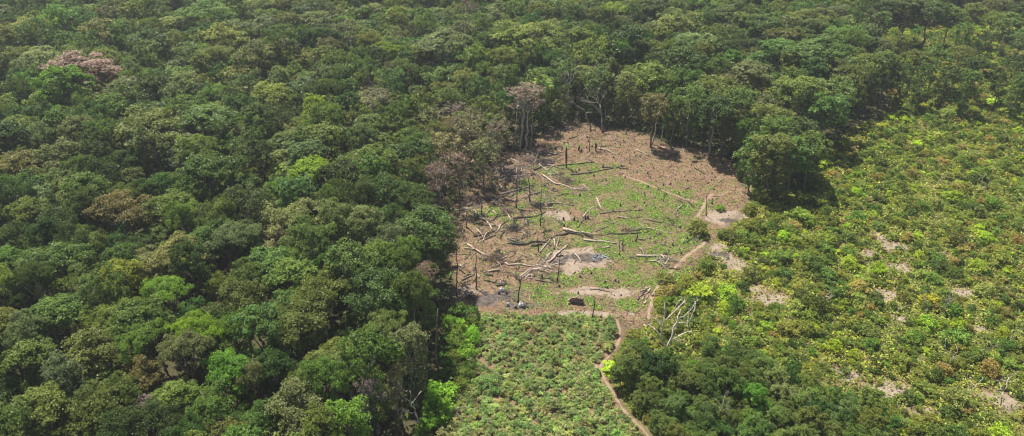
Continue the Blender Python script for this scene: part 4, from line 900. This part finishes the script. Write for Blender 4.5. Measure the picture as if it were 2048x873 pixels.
for i, (u, v, tu, tv, L, lab, gr) in enumerate([(1133, 336, 1133, 293, 2.2, 'tall charred palm with a green crown tuft beside the long logs', None), (1192, 302, 1192, 285, 2.0, 'short burnt palm with green fronds in the brown upper clearing', None),
        (1157, 302, 1159, 292, 1.2, 'small leaning burnt palm sprout in the brown upper clearing', None), (1055, 783, 1057, 768, 2.6, 'yellow-green palm standing in the planted field', 1), (980, 776, 978, 762, 2.8, 'low green palm among crops beside the forest edge', 1), (1790, 850, 1790, 838, 2.6, 'pale yellow-green palm at the lower edge of the regrowth', 1),
        (1845, 75, 1845, 58, 3.4, 'feathery palm poking above the far regrowth', 1)]):
    q = np.random.RandomState(80 + i); p = G(u, v); p[2] = hz(p[0], p[1]); t = GY(tu, tv, p[1]) - p; e = obj('palm_tree', None, loc=tuple(p))
    rr = np.array([.32, .22, .3, .42, .3, .2]) if i < 3 else np.array([.22, .18, .16, .16, .16, .14])
    obj('trunk', mesh_np('trunk', *tube(wob(q, (0, 0, -.3), t, 6, .015), rr, 10), BARK, smooth=True), e, color=(.06, .045, .035) if i < 3 else (.2, .16, .11))
    V, A = fronds(q, 14 if i > 2 else 8, L, .34); V = V + np.array(t); obj('fronds', mesh_np('fronds', V, QUAD(len(V)), LEAF, var=A), e, color=(.12, .17, .03) if i % 2 else (.1, .2, .03)); tag(e, lab, 'palm')

# ------------------------------------------------------------------ bare trees
p = G(1331, 700); p[2] = 0; Yb = p[1]; sc = 5.133
def bp(X_, Y_, dy): return GY(1220 + X_ / sc, 530 + Y_ / sc, Yb + dy)
e = obj('bare_tree', None, loc=(p[0], p[1], float(hz(p[0], p[1])))); org = np.array([p[0], p[1], float(hz(p[0], p[1]))]); q = np.random.RandomState(5)
STEM = [([(575, 890), (570, 830), (540, 800), (525, 720), (540, 650), (555, 560), (570, 470), (560, 385)], .26, 0, -1.5), ([(575, 860), (600, 810), (640, 730), (650, 640), (690, 590), (700, 520), (720, 480)], .24, 0, 1.8)]
BRN = [([(540, 640), (500, 600), (460, 550)], .13, -.8, -2.4), ([(525, 735), (470, 670), (405, 615)], .15, -.5, .8), ([(565, 575), (630, 510), (700, 440), (760, 380), (765, 350)], .11, -1, 2), ([(640, 490), (700, 380), (740, 345)], .07, .4, 2.5),
       ([(690, 550), (760, 530), (840, 450), (880, 380)], .11, 1.2, 3), ([(680, 595), (740, 595), (800, 590)], .09, 1, 2), ([(800, 680), (795, 620), (805, 520)], .1, 2, 2.5), ([(800, 590), (830, 550), (860, 470), (880, 390)], .09, 2, 3.5),
       ([(630, 780), (720, 720), (800, 685), (812, 700)], .13, .4, 2), ([(650, 760), (700, 780), (720, 800)], .06, .4, -.5), ([(700, 740), (640, 700), (620, 660)], .06, .8, 0)]
for k, (L_, nm) in enumerate([(STEM, 'trunk'), (BRN, 'branch')]):
    for pts, rd, d0, d1 in L_:
        A = np.array([bp(x, y, d0 + (d1 - d0) * i / (len(pts) - 1)) for i, (x, y) in enumerate(pts)]) - org
        P = [tube(A, np.linspace(rd, rd * (.5 if nm == 'trunk' else .3), len(A)), 8)]
        if nm == 'branch' or True:
            for j in range(7):
                m = A[q.randint(len(A) // 2, len(A))]; dv = q.normal(size=3); dv[2] = abs(dv[2]) + .3; P.append(tube(wob(q, m, m + dv * q.uniform(.3, .9), 4, .1), np.array([.04, .035, .025, .012]), 4))
        obj(nm, mesh_np(nm, *join(P), BARK, smooth=True), e, color=(.72, .64, .54))
tag(e, 'big leafless pale tree with two stems standing in the regrowth by the footpath', 'tree')
BT = [mesh_np('trunk', *dead_tree_mesh(10 + i, 12, 4), BARK, smooth=True) for i in range(4)]
SN = [mesh_np('trunk', *dead_tree_mesh(30 + i, 12, 2, .2), BARK, smooth=True) for i in range(3)]
for i, (u, v, H, M, col, lab) in enumerate([(1065, 350, 9, 0, (.42, .34, .28), 'small bare tree with fine twigs standing in the upper tangle'), (930, 399, 7, 1, (.45, .36, .28), 'small pale twiggy tree in front of the shaded forest wall'), (805, 850, 16, -1, (.3, .25, .2), 'forked dead trunk with broken arms above the bright bushes'),
        (830, 860, 13, -2, (.5, .43, .35), 'thin crooked dead tree right of the forked dead trunk'), (1215, 115, 18, 2, (.3, .26, .22), 'bare branching tree among tall trunks behind the clearing'), (1130, 240, 20, 3, (.28, .25, .21), 'leafless tall tree at the far forest edge'),
        (1205, 262, 17, 1, (.26, .22, .19), 'thin bare tree at the top of the clearing'), (1180, 258, 19, 2, (.24, .2, .18), 'grey bare tree at the top edge between trunks'), (1430, 850, 8, 0, (.45, .4, .34), 'grey twiggy dead tree at the bottom of the regrowth'), (1580, 835, 8, 1, (.5, .42, .36), 'ash grey twiggy dead tree at the bottom of the regrowth'),
        (1610, 800, 7, 2, (.4, .33, .26), 'dull brown dead tree beside the ash grey dead tree'), (1860, 665, 7, -1, (.35, .3, .24), 'slender dead tree standing in the upper right regrowth'), (1850, 640, 7, -3, (.3, .26, .22), 'thin leaning dead tree in the regrowth beyond the sand patches'), (1890, 740, 8, -2, (.42, .36, .3), 'lone thin dead stem in yellow fern growth'),
        (1930, 800, 7, -1, (.5, .44, .36), 'pale bent dead stem over yellow fern growth'), (1960, 730, 7, -3, (.22, .18, .15), 'dark dead stem near the side of the regrowth'), (2000, 810, 8, -2, (.52, .44, .36), 'pale dead stem above the brown bare patch'), (2015, 700, 7, -1, (.4, .34, .28), 'forked dead stem by the edge of the regrowth'),
        (1985, 600, 6, -3, (.16, .13, .1), 'dark burnt stem on the far side of the regrowth'), (1880, 640, 6, 3, (.4, .34, .28), 'fine twiggy dead bush tree amid regrowth'), (1790, 640, 6, -2, (.35, .3, .24), 'thin dead stem beside the white sand patch'), (1870, 380, 8, -1, (.4, .35, .28), 'distant thin dead stem in the regrowth'),
        (1960, 400, 8, -2, (.4, .35, .28), 'far slender dead stem against green bushes'), (1745, 470, 7, -3, (.42, .36, .28), 'thin dead stem above the sand patches'), (1640, 620, 7, -2, (.5, .42, .34), 'pale leaning stem among dark bushes')]):
    p = G(u, v); s = H / 20.; e = obj('dead_tree', None, loc=(p[0], p[1], float(hz(p[0], p[1])))); s = H / (14 if M >= 0 else 11); e.scale = (s, s, s); e.rotation_euler = (rng.normal() * .08, rng.normal() * .08, i * 1.3)
    obj('trunk', BT[M] if M >= 0 else SN[-M - 1], e, color=col); tag(e, lab, 'dead tree', 'dead trees left standing')
# tall pale trunks standing before the shaded forest wall
ET = [(1040, 302, 1046, 215, .42, 'thick pale trunk under the pinkish withered crown'), (1050, 300, 1056, 225, .3, 'pinkish trunk beside the thick pale trunk'), (1032, 298, 1034, 220, .22, 'slim trunk on the near side of the thick pale trunk'), (1063, 296, 1066, 215, .18, 'thin trunk behind the pinkish trunk'),
      (1304, 290, 1316, 232, .25, 'curved pale trunk at the corner of the far forest edge'), (1323, 283, 1328, 240, .16, 'slender grey trunk behind the board stack'), (1387, 287, 1358, 228, .18, 'leaning pale trunk on the shaded side of the clearing'), (1417, 299, 1421, 262, .25, 'straight pale trunk by the shaded edge'),
      (1434, 312, 1455, 274, .2, 'curving forked trunk at the shaded edge'), (1440, 314, 1447, 270, .14, 'thin trunk beside the curving forked trunk'), (1450, 313, 1464, 276, .18, 'arched slim trunk among the shaded edge trees'), (1465, 324, 1475, 280, .13, 'thin trunk nearest the clearing corner'), (1376, 280, 1374, 235, .16, 'upright thin trunk in the red earth gap'),
      (1340, 292, 1350, 250, .13, 'slanting stem over the boards'), (885, 352, 882, 310, .25, 'pale trunk in the withered stand at the forest edge'), (950, 375, 949, 325, .16, 'thin pale trunk in front of the withered stand'), (1000, 345, 1001, 300, .14, 'slim grey trunk beside the withered stand'), (1210, 245, 1212, 170, .2, 'tall pale trunk at the far forest edge')]
for i, (a, b, c, d, rd, lab) in enumerate(ET):
    q = np.random.RandomState(600 + i); p = G(a, b); p[2] = hz(p[0], p[1]); t = GY(c, d, p[1] + 1.5) - p; e = obj('slender_tree', None, loc=tuple(p)); P = [tube(wob(q, (0, 0, -.3), t, 7, .02), np.linspace(rd * 1.2, rd * .6, 7), 8)]
    L = []
    for k in range(5):
        g = t + q.normal(size=3) * (2., 1.6, 1.6) + (0, 1.5, 1.5); P.append(tube(wob(q, t, g, 4, .08), np.linspace(rd * .5, .05, 4), 5)); L.append(g)
    obj('trunk', mesh_np('trunk', *join(P), BARK, smooth=True), e, color=tjit((.42, .36, .3), q, .1)); L = np.array(L)
    v, va = foliage(q, L, q.uniform(.8, 1.3, 5), 12, 7, .4); obj('crown', mesh_np('crown', v, QUAD(len(v)), DRY if i < 4 else LEAF, var=va), e, color=TINT['pink' if i < 4 else ['mid', 'tan', 'olive'][i % 3]]); tag(e, lab, 'tree', 'slender trees along the forest wall')

# ------------------------------------------------------------------ haze
m, n, out = newmat('haze_air'); vol = n.nodes.new('ShaderNodeVolumePrincipled'); vol.inputs['Density'].default_value = .00014; vol.inputs['Color'].default_value = (.86, .91, 1, 1); vol.inputs['Anisotropy'].default_value = .2
n.links.new(vol.outputs[0], out.inputs['Volume'])
hb = obj('haze', mesh_np('haze', *boxm(-1900, 1900, -1900, 1900, -4, 125), m)); tag(hb, kind='stuff', label='thin pale haze over the far forest', cat='haze')
